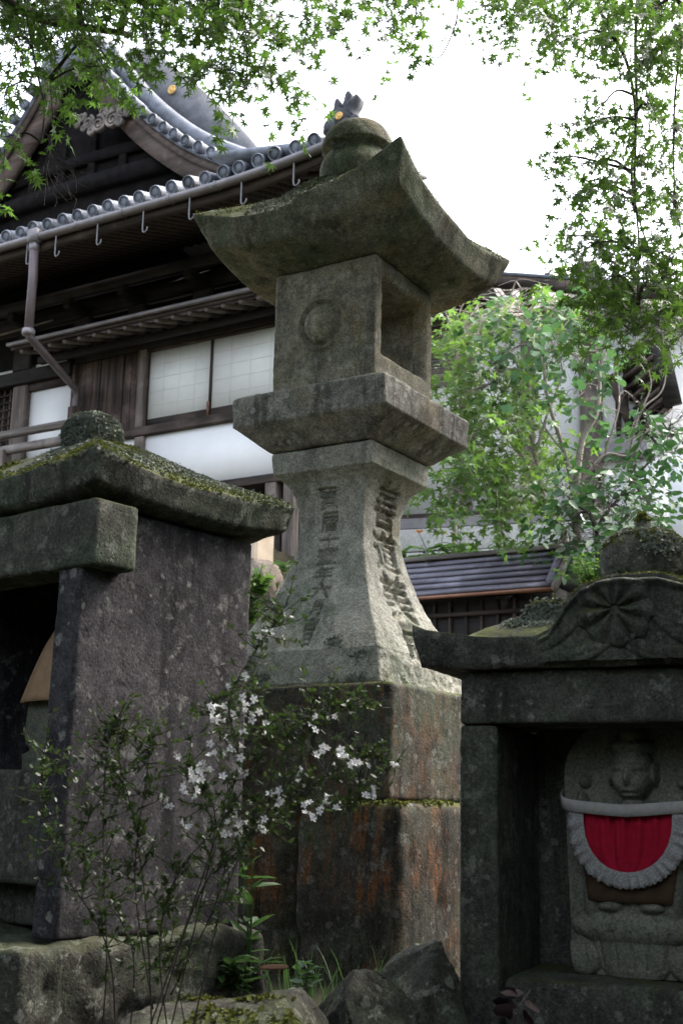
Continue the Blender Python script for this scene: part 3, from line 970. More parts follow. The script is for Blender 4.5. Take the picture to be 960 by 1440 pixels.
stone_box('lintel', -RW + .012, RW - .01, .055, .20, LZ, ZR - .001, MAT['shrine_dark'], shrineR, .007, .0035, .010, 96)
for k in (-1, 1):
    a_, b_ = sorted((k * (RW - .005), k * (RW - .105)))
    stone_box('jamb', a_, b_, .065, .50, .72, LZ - .002, MAT['shrine_dark'], shrineR, .010, .005, .011 if k < 0 else .03, 97 + k, 8)
stone_box('back_wall', -RW + .107, RW - .107, .44, .495, .74, LZ + .03, MAT['shrine_dark'], shrineR, .01, .004, .03, 99)
stone_box('floor_slab', -RW + .108, RW - .108, .10, .438, .72, FZ, MAT['shrine_dark'], shrineR, .014, .007, .014, 101)
box('ceiling_slab', -RW + .01, RW - .01, .202, .50, LZ + .001, ZR - .003, MAT['shrine_dark'], shrineR)
KZ = ZR + .305
KX, KY = 0.02, .30
pf = [(KZ - .16, .001), (KZ - .155, .07), (KZ - .085, .085), (KZ - .065, .098)] + [(KZ - .06 + .06 * t, .100 + .017 * math.sin(t * math.pi * .5)) for t in np.linspace(0, 1, 8)] + [(KZ + .002 + .085 * math.sin(a), .022 + .095 * math.cos(a) ** .85) for a in np.linspace(.03, math.pi / 2, 18)] + [(KZ + .097, .024), (KZ + .12, .010), (KZ + .128, .001)]
V, Q, T = lathe_vf(pf, 48); V[:, 0] += KX; V[:, 1] += KY
V = weather(V, Q, T, .007, 9, 102, 4, lambda V, N: -.012 * np.exp(-((V[:, 2] - (KZ + .0) - .05 * np.sin((np.arctan2(V[:, 1] - KY, V[:, 0] - KX)) * 4)) / .006) ** 2) * (V[:, 2] < KZ + .03))
kn = add('knob', V, Q, MAT['shrine_dark'], shrineR, True)
N = vnormals(V, Q)
crust(kn, MAT['lichen'], V, N, (N[:, 2] > .1) & (V[:, 2] > KZ - .01) & (fbm(V, 9, 3, 103) > -.05), 2600, .0045, 104, 'lichen', .003, .8)
crust(kn, MAT['moss'], V, N, (N[:, 2] > .45) & (V[:, 2] > KZ + .03) & (fbm(V, 9, 3, 105) > -.2), 2600, .004, 106, 'moss', .003, .9)

# ---- the carved stele with its figure
stz = FZ + .002
SW, SH = .215, .64
stele = empty('carved_stele', (pc[0] - .025 * rx_ + .30 * ry_, pc[1] + .025 * ry_ + .30 * rx_, 0), -RA - rad(3), 'carved stone stele with a calm-faced seated figure in relief, wearing a red bib', 'statue')
nx_, nz_ = 170, 240
xs = np.linspace(-1, 1, nx_); zs2 = np.linspace(0, 1, nz_)
X, Z = np.meshgrid(xs, zs2); s = X.ravel(); zt = Z.ravel()
z = zt * SH
half = np.where(z < .08, .150 + .015 * z / .08, .165 + .016 * (z - .08) / .3)
half = half * np.sqrt(np.clip(1 - np.clip((z - .47) / (SH - .47 + .002), 0, 1) ** 2.4, 0.0, 1))
x = s * np.maximum(half, .004)
def blob(cx, cz, ax_, az_, h_, p=1.0):
    return h_ * np.clip(1 - ((x - cx) / ax_) ** 2 - ((z - cz) / az_) ** 2, 0, 1) ** (.5 * p)
HC = .500
d = np.zeros(len(x))
d = np.maximum(d, blob(0, .17, .13, .20, .05))                       # body
d = np.maximum(d, blob(0, .36, .115, .055, .045))                    # shoulders
d = np.maximum(d, blob(0, .12, .165, .055, .06))                     # folded legs
d = np.maximum(d, blob(0, .40, .035, .045, .05))                     # neck
d = np.maximum(d, blob(0, HC, .055, .078, .080, .8))                     # head
d = np.maximum(d, blob(0, HC + .062, .060, .026, .078))              # hair band
d = np.maximum(d, blob(0, HC + .092, .034, .030, .075))              # topknot
for k in (-1, 1):
    d = np.maximum(d, blob(k * .057, HC - .005, .010, .032, .045))    # ears
    d = np.maximum(d, blob(k * .115, .37, .035, .022, .045))         # raised upper arms
    d = np.maximum(d, blob(k * .135, .41, .018, .045, .035))
    d = np.maximum(d, blob(k * .128, .475, .016, .018, .030))        # held emblems
    d = np.maximum(d, blob(k * .10, .20, .03, .09, .055))            # lower arms
    d = np.maximum(d, blob(k * .05, .17, .045, .022, .07))           # hands in the lap
    d = np.maximum(d, blob(k * .13, .045, .05, .05, .03))            # lotus base
d = np.maximum(d, blob(0, .045, .075, .055, .035))
d += 1.15 * face_relief(x, z - (HC - .012), 1.2) * (d > .03) * (abs(z - HC) < .085)
for k in range(-3, 4): d -= .006 * np.exp(-((x - k * .045 - .1 * (z - .1) * k) / .004) ** 2) * (z < .11) * (z > .02)
for q in range(4): d -= .004 * np.exp(-((z - .245 - .02 * q + .3 * x * x) / .0035) ** 2) * (abs(x) < .12)
d += .0022 * fbm(np.column_stack([x, z, 0 * x]), 14, 4, 7)
lean = .06 * (z / SH)
Vf = np.column_stack([x, -.05 - d + lean, stz + z]); Vb = np.column_stack([x, np.full(len(x), .065) + lean, stz + z])
i, j = np.meshgrid(np.arange(nz_ - 1), np.arange(nx_ - 1), indexing='ij'); b = (i * nx_ + j).ravel()
q = np.stack([b, b + 1, b + nx_ + 1, b + nx_], 1); M0 = nx_ * nz_
per = np.concatenate([np.arange(nx_), np.arange(1, nz_) * nx_ + nx_ - 1, (nz_ - 1) * nx_ + np.arange(nx_ - 2, -1, -1), np.arange(nz_ - 2, 0, -1) * nx_])
sd_ = np.stack([per, np.roll(per, -1), np.roll(per, -1) + M0, per + M0], 1)[:, ::-1]
me = mesh('stele', np.concatenate([Vf, Vb]), np.concatenate([q, q[:, ::-1] + M0, sd_]), True)
link('figure_relief', me, MAT['statue'], stele)

# ---- red bib with lace
bib = empty('bib', tuple(stele.location), -RA - rad(3), 'red cotton bib edged with white lace, tied round the carved figure', 'bib')
BT = stz + .395
def bib_front(x, z):       # in front of the figure
    return -.126 + .03 * np.clip(abs(x) / .2, 0, 1) ** 2 + .06 * (z - stz) / SH
nx_, nz_ = 60, 26
VV, LV = [], []
BW, BH = .118, .148
for a in range(nz_):
    t = a / (nz_ - 1)
    for q_ in range(nx_):
        u = -1 + 2 * q_ / (nx_ - 1)
        w = BW * (1 - (max(0, t - .15) / .85) ** 2.6) ** .5 if t < 1 else 0.02
        w = max(w, .02)
        xx = u * w; zz2 = BT - BH * t
        fold = (.006 * math.sin(u * (19 - 6 * t) + t * 2) + .005 * math.sin(u * 37 + 1) * (1 - t)) * min(1, 3.5 * (1 - t)) * (1 - u * u * .8)
        VV.append((xx, float(bib_front(xx, zz2)) + .002 + fold, zz2))
i, j = np.meshgrid(np.arange(nz_ - 1), np.arange(nx_ - 1), indexing='ij'); b = (i * nx_ + j).ravel()
cloth('panel', np.array(VV), np.stack([b, b + 1, b + nx_ + 1, b + nx_], 1), MAT['red'], bib)
na, nr = 150, 7
VV = []
for a in range(na):
    ph = math.pi * (a / (na - 1))
    cx, cz = -math.cos(ph), math.sin(ph) ** .8 if 0 < ph < math.pi else 0
    for q_ in range(nr):
        g = q_ / (nr - 1)
        sc = .005 * abs(math.sin(a * math.pi / 4.5)) * (g > .9)
        rad_x = BW - .006 + .040 * g + sc; rad_z = BH - .006 + .036 * g + sc
        xx = cx * rad_x; zz2 = BT - cz * rad_z
        VV.append((xx, float(bib_front(xx, zz2)) - .011 + .007 * math.sin(a * .7 + math.sin(a * .23)) * g, zz2))
i, j = np.meshgrid(np.arange(na - 1), np.arange(nr - 1), indexing='ij'); b = (i * nr + j).ravel()
cloth('lace_trim', np.array(VV), np.stack([b, b + 1, b + nr + 1, b + nr], 1), MAT['lace'], bib)
VV = []
pts = [(-.192, .045, .040), (-.190, -.02, .034), (-.18, -.072, .022), (-.155, -.098, .010), (-.10, -.114, .004), (0, -.126, -.002), (.10, -.114, .006), (.155, -.098, .012), (.18, -.072, .024), (.190, -.02, .036), (.192, .045, .042)]
cp_ = curve_pts(pts, 6)
for p in cp_:
    for g in (0, .5, 1): VV.append((p[0], p[1] - .021 + .06 * (BT - stz) / SH, BT + p[2] - .006 + .03 * g))
b = np.array([k * 3 + g for k in range(len(cp_) - 1) for g in (0, 1)])
cloth('neck_band', np.array(VV), np.stack([b, b + 3, b + 4, b + 1], 1), MAT['band'], bib)
ob = empty('bib', tuple(stele.location), -RA - rad(3), 'older faded brown bib showing below the lace of the red one', 'bib')
VV = []
for a in range(8):
    for q_ in range(20):
        u = -1 + 2 * q_ / 19; t = a / 7
        xx = u * (.125 - .02 * t); zz2 = BT - .10 - .115 * t
        VV.append((xx, float(bib_front(xx, zz2)) + .010 + .004 * math.sin(u * 12), zz2))
i, j = np.meshgrid(np.arange(7), np.arange(19), indexing='ij'); b = (i * 20 + j).ravel()
cloth('cloth', np.array(VV), np.stack([b, b + 1, b + 21, b + 20], 1), MAT['brown_cloth'], ob)


# ================================================================== EDGING STONES along the terrace
def boulder(name, c, dims, rz, seed, mat, label, cat='stone', group=None, amp=.16, n=44, parent=None, flat=.5, dent=.3):
    U = ring_unit((n, n, n, n))
    lv = [(z, 1, 1) for z in np.linspace(-1, 1, n)]
    V, Q, T = loft(lv, (n, n, n, n), .10, .5, seed, 10)
    rg = np.random.default_rng(seed)
    V = V.copy()
    for k in range(16):                                  # broken faces
        d = rg.normal(0, 1, 3); d /= np.linalg.norm(d); lim = rg.uniform(.62, 1.05) * (abs(d).sum() * .62)
        s = V @ d; over = np.clip(s - lim, 0, None)
        V -= over[:, None] * d * .92
    V = V * np.array(dims) / 2
    N = vnormals(V, Q, T); L = min(dims)
    V = V + N * (L * amp * .4 * fbm(V / L, 2.2, 5, seed) - L * dent * .05 * np.clip(fbm(V / L, 6, 4, seed + 3), 0, 1))[:, None]
    V = V + N * (.005 * fbm(V, 40, 4, seed + 9) - .010 * np.clip(fbm(V * (1, 1, 2.2), 16, 4, seed + 12) - .1, 0, 1))[:, None]
    o = add(name, V, [Q, T], mat, parent, True)
    o.location = c; o.rotation_euler = (0, 0, rz)
    if parent is None: tag(o, label, cat, group)
    return o, V, vnormals(V, Q, T)


p = at(300, 1428, 2.62)
o, V, N = boulder('edging_stone', (p[0] + .02, p[1] + .05, p[2] - .075), (.60, .50, .34), rad(-8), 201, MAT['edge'], 'low flat edging stone with a moss patch, below the shrine with the plain side wall', amp=.10)
crust(o, MAT['moss'], V, N, (N[:, 2] > .6) & (fbm(V, 7, 3, 5) > .15), 1500, .006, 6, 'moss')
p = at(497, 1405, 2.86)
boulder('edging_stone', (p[0], p[1] + .05, p[2] - .13), (.28, .36, .38), rad(15), 202, MAT['edge'], 'blocky edging stone between the flat mossy one and the steep cracked one', amp=.14)
p = at(598, 1375, 3.1)
boulder('edging_stone', (p[0] - .01, p[1] + .06, p[2] - .17), (.21, .40, .50), rad(22), 203, MAT['edge'], 'steep cracked edging stone beside the chrysanthemum shrine', amp=.14)
p = at(632, 1345, 3.55)
boulder('edging_stone', (p[0], p[1] + .05, p[2] - .2), (.20, .3, .46), rad(5), 204, MAT['edge'], 'rust-stained stone wedged at the foot of the lantern plinth', amp=.14)
p = at(40, 1470, 2.35)
boulder('edging_stone', (p[0] - .12, p[1], p[2] - .25), (.6, .35, .45), rad(4), 205, MAT['edge'], 'dark edging stone in front of the base slab of the plain-sided shrine', amp=.12)
# ================================================================== TEMPLE HALL
hall = empty('temple_hall', tuple(HO), -HA, 'old dark timber temple hall with grey tiled gable roof, shoji panels and white plaster', 'temple')


def on(x, y, ly):
    """survey helper: sight line met with the hall's vertical plane at depth ly, in the hall's own axes"""
    v = FV + RV * (x - 480) / FPX - UV * (y - 720) / FPX
    t = ((HO + HY * ly - CAM) @ HY) / (v @ HY); p = CAM + v * t
    return float((p - HO) @ HX), float(p[2])


def hb(name, x0, x1, y0, y1, z0, z1, mat, parent=hall, bev=.0):
    return box(name, x0, x1, y0, y1, z0, z1, MAT[mat], parent, bev)


XL, XR = -7.2, .35
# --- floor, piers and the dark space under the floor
hb('floor_beam', XL, XR, -.10, .06, 5.60, 5.72, 'old_wood', bev=.01)
for x in (-6.4, -4.55, -2.35, 0.0):
    hb('floor_post', x - .085, x + .085, -.10, .07, 4.55, 5.598, 'grey_wood_v', bev=.012)
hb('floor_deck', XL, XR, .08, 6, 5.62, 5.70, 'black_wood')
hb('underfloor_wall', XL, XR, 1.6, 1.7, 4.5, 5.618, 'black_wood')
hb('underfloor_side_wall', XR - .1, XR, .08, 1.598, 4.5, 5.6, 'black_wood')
# --- lower plaster
hb('plaster_panel', -2.27, XR - .14, .0, .05, 5.722, 6.57, 'plaster')
hb('plaster_panel', -2.9, -2.44, .0, .05, 5.722, 6.57, 'plaster')
hb('plaster_panel', XL, -2.92, .0, .05, 5.722, 6.40, 'plaster')
hb('stud', -2.438, -2.272, -.06, .09, 5.722, 6.57, 'grey_wood_v', bev=.01)
hb('sill_beam', -3.72, XR, -.09, .07, 6.572, 6.70, 'old_wood', bev=.01)
# --- right bay: two shoji panels
hb('post', -2.44, -2.30, -.07, .08, 6.702, 7.90, 'grey_wood_v', bev=.012)
hb('post', XR - .16, XR, -.075, .10, 4.55, 8.0, 'grey_wood_v', bev=.012)


def shoji(x0, x1, z0, z1, nv=4, nh=5, foot=.13):
    g = empty('shoji_panel', (0, 0, 0)); g.parent = hall
    box('paper', x0 + .02, x1 - .02, .02, .03, z0 + foot, z1, MAT['paper'], g)
    for k in range(1, nv):
        x = x0 + (x1 - x0) * k / nv
        box('muntin', x - .006, x + .006, .0165, .0195, z0 + foot, z1, MAT['paper_line'], g)
    for k in range(1, nh):
        z = z0 + foot + (z1 - z0 - foot) * k / nh
        box('muntin', x0 + .02, x1 - .02, .0155, .0195, z - .006, z + .006, MAT['paper_line'], g)
    box('stile', x0, x0 + .018, .005, .045, z0, z1, MAT['old_wood_v'], g); box('stile', x1 - .018, x1, .005, .045, z0, z1, MAT['old_wood_v'], g)
    box('foot_board', x0 + .019, x1 - .019, .012, .04, z0, z0 + foot - .001, MAT['old_wood'], g)


shoji(-2.298, -1.155, 6.702, 7.86)
shoji(-1.15, .188, 6.702, 7.86)
box('handrail_stub', -1.18, -1.155, -.02, .003, 6.702, 6.93, MAT['copper'], hall)
hb('head_beam', -3.72, XR, -.06, .08, 7.902, 8.06, 'black_wood', bev=.01)
hb('head_rail', -2.298, .188, -.03, .06, 7.862, 7.90, 'old_wood')
# --- board door
xb = np.linspace(-3.66, -2.445, 9)
for k in range(8):
    hb('door_board', xb[k] + .004, xb[k + 1] - .004, -.012 - .008 * (k % 3), .03, 6.702, 7.898, 'old_wood_v', bev=.006)
hb('door_backing', -3.66, -2.445, .032, .05, 6.702, 7.898, 'black_wood')
# --- left bay
hb('post', -3.74, -3.665, -.07, .08, 5.722, 7.90, 'old_wood_v', bev=.01)
hb('post', -4.98, -4.66, -.08, .10, 5.722, 7.74, 'grey_wood_v', bev=.03)
hb('plaster_panel', -4.655, -3.745, .02, .05, 6.42, 7.62, 'plaster')
hb('lattice_rail', -4.655, -3.745, -.03, .015, 6.40, 6.52, 'old_wood_v')
hb('head_rail', -4.655, -3.745, -.04, .06, 7.622, 7.74, 'old_wood')
hb('lintel_beam', XL, -3.745, -.12, .09, 7.742, 7.96, 'black_wood', bev=.015)
for x0, x1 in ((-6.3, -5.02), (-4.6, -3.9)):
    hb('frieze_panel', x0, x1, .02, .05, 7.962, 8.16, 'plaster')
hb('frieze_block', -3.9, -3.70, -.03, .09, 7.962, 8.4, 'dull')
hb('frieze_block', -5.0, -4.62, -.1, .09, 7.962, 8.4, 'black_wood', bev=.02)
lat = empty('lattice_window', (0, 0, 0)); lat.parent = hall
box('backing', -6.4, -4.985, .05, .07, 6.2, 7.738, MAT['black_wood'], lat)
for k in range(11): box('bar', -6.38 + k * .128, -6.35 + k * .128, .0, .045, 6.2, 7.738, MAT['old_wood_v'], lat)
for k in range(12): box('bar', -6.4, -4.985, -.012, -.001, 6.25 + k * .125, 6.275 + k * .125, MAT['old_wood'], lat)
# --- veranda railing in front of the left bay
for (pa, pb, w_) in (((-40, 622), (108, 592), .10), ((-40, 645), (108, 613), .12)):
    a = on(*pa, -.75); b_ = on(*pb, -.75); zz_ = (a[1] + b_[1]) / 2
    beam('railing', (a[0], -.75, zz_), (b_[0], -.75, zz_), .09, w_, MAT['grey_wood'], hall)
a = on(4, 640, -.75)
hb('railing_post', a[0] - .09, a[0] + .09, -.84, -.66, 5.72, a[1] + .06, 'grey_wood_v', bev=.01)
hb('railing_post', -3.05, -2.9, -.82, -.68, 5.72, 6.9, 'old_wood_v', bev=.01)
hb('veranda_deck', XL, -2.86, -.95, -.102, 5.60, 5.71, 'old_wood')
hb('veranda_post', -5.1, -4.92, -.92, -.74, 4.6, 5.598, 'old_wood_v')
# --- lower pent roof with square rafter ends
PX0, PX1 = -4.25, .62
V = np.array([(PX0, -.86, 8.02), (PX1, -.86, 8.02), (PX1, .0, 8.34), (PX0, .0, 8.34), (PX0, -.86, 8.05), (PX1, -.86, 8.05), (PX1, .0, 8.37), (PX0, .0, 8.37)])
Fb = np.array([(0, 3, 2, 1), (4, 5, 6, 7), (0, 1, 5, 4), (2, 3, 7, 6), (1, 2, 6, 5), (0, 4, 7, 3)])
add('pent_roof', V, Fb, MAT['gutter'], hall)
hb('pent_fascia', PX0, PX1, -.855, -.825, 7.955, 8.017, 'old_wood')
hb('pent_gutter', PX0 - .03, PX1, -.93, -.862, 8.0, 8.045, 'gutter')
rme = None
for k in range(17):
    x = PX0 + .16 + k * .285
    if rme is None:
        V, Fq = beam_vf((0, -.80, 7.93), (0, -.02, 8.17), .062, .062)
        rme = mesh('pent_rafter', V, Fq); rme.materials.append(MAT['grey_wood'])
    o = link('pent_rafter', rme, None, hall); o.location = (x, 0, 0)
hb('pent_purlin', PX0, PX1, -.30, -.20, 7.93, 8.02, 'black_wood')
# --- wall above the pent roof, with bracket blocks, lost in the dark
hb('upper_wall', XL, XR, .0, .08, 8.065, 9.6, 'dull')
hb('wall_plate', XL, XR + .05, -.16, -.002, 8.62, 8.86, 'black_wood')
hb('bracket_beam', XL, XR + .5, -.62, -.48, 8.72, 8.86, 'black_wood')
for x in (-5.9, -4.55, -3.4, -2.35, -1.15, .05):
    hb('bracket_arm', x - .07, x + .07, -.66, -.162, 8.55, 8.70, 'black_wood', bev=.02)
    hb('bracket_block', x - .17, x + .17, -.30, -.165, 8.38, 8.53, 'black_wood', bev=.03)
hb('side_wall', XR - .09, XR - .01, .101, 5, 5.72, 8.6, 'plaster')
hb('upper_side_wall', XR - .09, XR + .0, .101, 5, 8.602, 9.6, 'dull')
for y in (1.2, 2.4, 3.6): hb('side_post', XR - .02, XR + .05, y, y + .15, 4.6, 9.0, 'grey_wood_v')
for z in (6.6, 7.9): hb('side_rail', XR - .005, XR + .04, .102, 5, z, z + .12, 'old_wood')
# --- main eave: rafters, board soffit, gutter
EX0, EX1, EY = -7.4, 2.24, -2.2


def lift(x):            # the eave sweeps up to the corner
    return .17 * np.clip((x - .2) / 2.2, 0, 1) ** 2.2


xs = np.linspace(EX0, EX1, 40)
VV = []
for x in xs:
    l = float(lift(x))
    VV += [(x, EY + .10, 8.80 + l), (x, .06, 9.52), (x, .06, 9.56), (x, EY + .10, 8.85 + l)]
q = []
for k in range(39):
    b = k * 4; q += [(b + e, b + (e + 1) % 4, b + 4 + (e + 1) % 4, b + 4 + e) for e in range(4)]
q += [(0, 3, 2, 1), (156, 157, 158, 159)]
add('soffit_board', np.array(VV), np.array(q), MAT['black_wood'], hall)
rme = None
V, Fq = beam_vf((0, EY + .14, 8.765), (0, -.02, 9.43), .06, .085)
rme = mesh('rafter', V, Fq); rme.materials.append(MAT['old_wood'])
for k in range(63):
    x = EX0 + .1 + k * .15
    o = link('rafter', rme, None, hall); o.location = (x, 0, float(lift(x)))
VV = []
for x in xs:
    l = float(lift(x)); VV += [(x, EY + .06, 8.66 + l), (x, EY + .13, 8.66 + l), (x, EY + .13, 8.80 + l), (x, EY + .06, 8.80 + l)]
add('eave_fascia', np.array(VV), np.array(q), MAT['old_wood'], hall)
VV = []
gut = [(-.065, .0), (-.05, -.04), (.04, -.04), (.055, .0), (.055, .03), (.045, .03), (.04, -.028), (-.045, -.028), (-.057, .03), (-.068, .03)]
gz = lambda x: 8.79 + float(lift(x)) - .0
for x in np.linspace(EX0, EX1 - .05, 40):
    VV += [(x, EY - .015 + a, gz(x) + b) for a, b in gut]
n = len(gut); q2 = [(k * n + e, k * n + n + e, k * n + n + (e + 1) % n, k * n + (e + 1) % n) for k in range(39) for e in range(n)]
gutter = add('gutter', np.array(VV), np.array(q2), MAT['gutter'], hall)
jme = None
for px_ in (45, 84, 141, 204, 268, 340, 413):
    x, _ = on(px_, 300, EY)
    if jme is None:
        P = [(0, 0, .02), (0, 0, -.24), (.015, -.005, -.30), (.05, -.01, -.315), (.085, -.015, -.29), (.09, -.015, -.255)]
        V, Q, T = tube_vf(curve_pts(P, 5), .010, 6); jme = mesh('hook', V, [Q, T], True); jme.materials.append(MAT['iron'])
    o = link('hook', jme, None, hall); o.location = (x, EY - .03, gz(x) - .05)
for px_ in (113, 175, 240, 305, 375, 430):
    x, _ = on(px_, 300, EY)
    o = hb('gutter_bracket', x - .009, x + .009, EY - .10, EY + .05, gz(x) - .05, gz(x) + .036, 'iron')
# --- downpipe with hopper
x, z = on(52, 332, EY)
hp = Bag(); hp.box(x - .08, x + .08, EY - .10, EY + .02, 8.72, 8.90); hp.box(x - .055, x + .055, EY - .08, EY + .01, 8.60, 8.718)
hp.build('rain_hopper', MAT['gutter'], hall)
pts = [(x, EY - .03, 8.60), (x - .01, EY - .0, 8.2), (x - .03, EY + .02, 7.46)]
V, Q, T = tube_vf(pts, .062, 10); add('downpipe', V, [Q, T], MAT['pipe'], hall, True)
V, Q, T = tube_vf([(x - .03, EY + .02, 7.42), (x - .03, EY + .02, 7.50)], .085, 10); add('pipe_collar', V, [Q, T], MAT['gutter'], hall, True)
xe, ze = on(108, 548, -.16)
V, Q, T = tube_vf([(x - .03, EY + .02, 7.46), (x - .02, EY + .04, 7.40), (xe, -.18, ze), (xe, -.16, ze - .15), (xe, -.16, 5.7)], .055, 10); add('downpipe', V, [Q, T], MAT['pipe'], hall, True)
V, Q, T = tube_vf([(-5.5, -.5, on(20, 468, -.5)[1]), on(75, 450, -.5)[:1] + (-.5, on(75, 450, -.5)[1])], .016, 6); add('bamboo_pole', V, [Q, T], MAT['grey_wood'], hall, True)

# --- tiles: round cap tiles and pan tiles along the eave
def half_round(L, R, n=10):
    a = np.linspace(-.12 * math.pi, 1.12 * math.pi, n)
    V, Q = [], []
    for y in (0, .02, L):
        rr = R * (1.06 if y < .01 else 1.0)
        V += [(rr * math.cos(t), y, rr * math.sin(t)) for t in a]
    Q = [(k * n + e, k * n + n + e, k * n + n + e + 1, k * n + e + 1) for k in (0, 1) for e in range(n - 1)]
    return np.array(V), np.array(Q)


def cap_tile_mesh(L=.42, R=.088):
    b = Bag(); n = 16; a = np.arange(n) * 2 * np.pi / n
    rings = [(0.0, R * .80), (-.012, R * .84), (-.016, R * .98), (0, R * 1.05), (.03, R * 1.05), (.032, R), (L, R)]
    V = np.concatenate([np.column_stack([r * np.cos(a), np.full(n, y), r * np.sin(a)]) for y, r in rings])
    m = len(rings); i = np.arange(m - 1)[:, None] * n; j = np.arange(n)[None]; j2 = (j + 1) % n
    Q = np.stack([i + j, i + n + j, i + n + j2, i + j2], -1).reshape(-1, 4)[:, ::-1]
    V = np.vstack([V, [0, 0.0, 0]]); T = np.stack([np.full(n, len(V) - 1), np.arange(n), (np.arange(n) + 1) % n], 1)
    return mesh('cap_tile', V, [Q, T], True)


ctm = cap_tile_mesh(); ctm.materials.append(MAT['tile'])
a = np.linspace(math.pi * 1.12, math.pi * 1.88, 9)
VV = [(.175 * math.cos(t), y, .175 * math.sin(t) + .1 + dz) for y in (0, .4) for dz in (0, .025) for t in a]
n = 9
q_ = [(e, e + 1, n + e + 1, n + e) for e in range(n - 1)] + [(n + e, n + e + 1, 3 * n + e + 1, 3 * n + e) for e in range(n - 1)] + [(e + 1, e, 2 * n + e, 2 * n + e + 1) for e in range(n - 1)]
ptm = mesh('pan_tile', np.array(VV), np.array(q_), False); ptm.materials.append(MAT['tile'])
tsl = math.atan2(.47, 1.0)
roof = empty('eave_roof', (0, 0, 0)); roof.parent = hall
for k in range(36):
    x = 2.16 - k * .262
    l = float(lift(x))
    o = link('cap_tile', ctm, None, roof); o.location = (x + random.gauss(0, .006), EY - .03 + random.gauss(0, .012), 8.94 + l + random.gauss(0, .006)); o.rotation_euler = (tsl * .75 + random.gauss(0, .03), random.gauss(0, .05), random.gauss(0, .02))
    o = link('pan_tile', ptm, None, roof); o.location = (x - .131, EY - .005, 8.855 + l); o.rotation_euler = (tsl * .75, 0, 0)
# roof sheets: the skirt roof rising to the gable, and the hip side
GY = -.9
VV = []
for x in xs:
    l = float(lift(x)); VV += [(x, EY + .02, 8.86 + l), (x, GY + .3, 9.38), (x, GY + .3, 9.32), (x, EY + .04, 8.852 + l)]
add('skirt_slope', np.array(VV), np.array(q), MAT['tile'], roof)
# right-hand eave going back from the corner, with its own tiles
hipz = lambda y: 8.72 + .26 * (1 - np.clip((y - EY) / 2.2, 0, 1)) ** 1.6
VV = []; ys = np.linspace(EY, 2.6, 24)
for y in ys:
    z = float(hipz(y)); VV += [(EX1, y, z), (XR, y, max(z, 9.3)), (XR, y, max(z, 9.3) - .06), (EX1 - .04, y, z - .12)]
q3 = []
for k in range(23):
    b = k * 4; q3 += [(b + e, b + 4 + e, b + 4 + (e + 1) % 4, b + (e + 1) % 4) for e in range(4)]
q3 += [(0, 1, 2, 3), (95, 94, 93, 92)]
add('hip_slope', np.array(VV), np.array(q3), MAT['tile'], roof)
for y in np.arange(EY + .25, 2.5, .17):
    beam('rafter', (EX1 - .12, y, float(hipz(y)) - .16), (XR + .02, y, 9.18), .06, .08, MAT['old_wood'], hall)
# corner ridge and its demon-tile ornament with a gold crest
V, Q, T = tube_vf([(2.2, EY + .04, 9.12), (1.6, -1.5, 9.22), (.5, -.6, 9.42)], .09, 10)
add('corner_ridge', V, [Q, T], MAT['tile'], roof, True)
orn = empty('ridge_ornament', (0, 0, 0)); orn.parent = hall
ox, oz = on(483, 168, EY - .1)
def extrude_poly(P, y0, y1):
    P = np.array(P); n = len(P)
    V = np.concatenate([np.column_stack([P[:, 0], np.full(n, y0), P[:, 1]]), np.column_stack([P[:, 0], np.full(n, y1), P[:, 1]])])
    c = P.mean(0); V = np.vstack([V, [c[0], y0, c[1]], [c[0], y1, c[1]]])
    k = np.arange(n); k2 = (k + 1) % n
    T = np.concatenate([np.stack([np.full(n, 2 * n), k, k2], 1), np.stack([np.full(n, 2 * n + 1), n + k2, n + k], 1)])
    Q = np.stack([k, n + k, n + k2, k2], 1)
    return V, Q, T


def curve_closed(P, n=5):
    P = [np.array(p, float) for p in P]; m = len(P); out = []
    for i in range(m):
        a, b, c, d = P[i - 1], P[i], P[(i + 1) % m], P[(i + 2) % m]
        for t in np.linspace(0, 1, n, endpoint=False):
            out.append(.5 * (2 * b + (c - a) * t + (2 * a - 5 * b + 4 * c - d) * t ** 2 + (3 * b - a - 3 * c + d) * t ** 3))
    return np.array(out)


S = .0088
sil = [(-22, -22), (-20, -8), (-14, 4), (-8, 10), (-6, 22), (-2, 25), (1, 20), (0, 12), (6, 14), (10, 28), (14, 31), (16, 28), (13, 16), (17, 12), (24, 22), (28, 21), (25, 12), (20, 4), (21, -6), (29, -10), (30, -17), (22, -24), (0, -26)]
b = Bag(); b.put(*extrude_poly(curve_closed([(ox + u * S, oz + w * S) for u, w in sil], 4), EY - .22, EY - .05))
for u, w, r_ in ((-13, -12, 9), (25, -13, 7), (12, -15, 7)):
    V, Q, T = lathe_vf([(-.03, .001), (-.03, r_ * S * .7), (-.01, r_ * S), (.02, r_ * S)], 14)
    b.put(np.column_stack([V[:, 0] + ox + u * S, V[:, 2] + EY - .22, V[:, 1] + oz + w * S]), Q)
b.build('demon_tile', MAT['ornament'], orn)
def disc(name, x, y, z, r, mat, parent, n=20):
    V, Q, T = lathe_vf([(.012, .0005), (.012, r * .5), (.005, r * .55), (.012, r * .62), (.014, r * .9), (.0, r)], n)
    return add(name, np.column_stack([V[:, 0] + x, -V[:, 2] + y, V[:, 1] + z]), Q[:, ::-1], mat, parent, True)
disc('gold_crest', ox + 1.5 * S, EY - .222, oz - 2 * S, .05, MAT['gold'], orn)
b = Bag()
for (u, r_) in ((-.42, .086), (-.66, .082)): pass

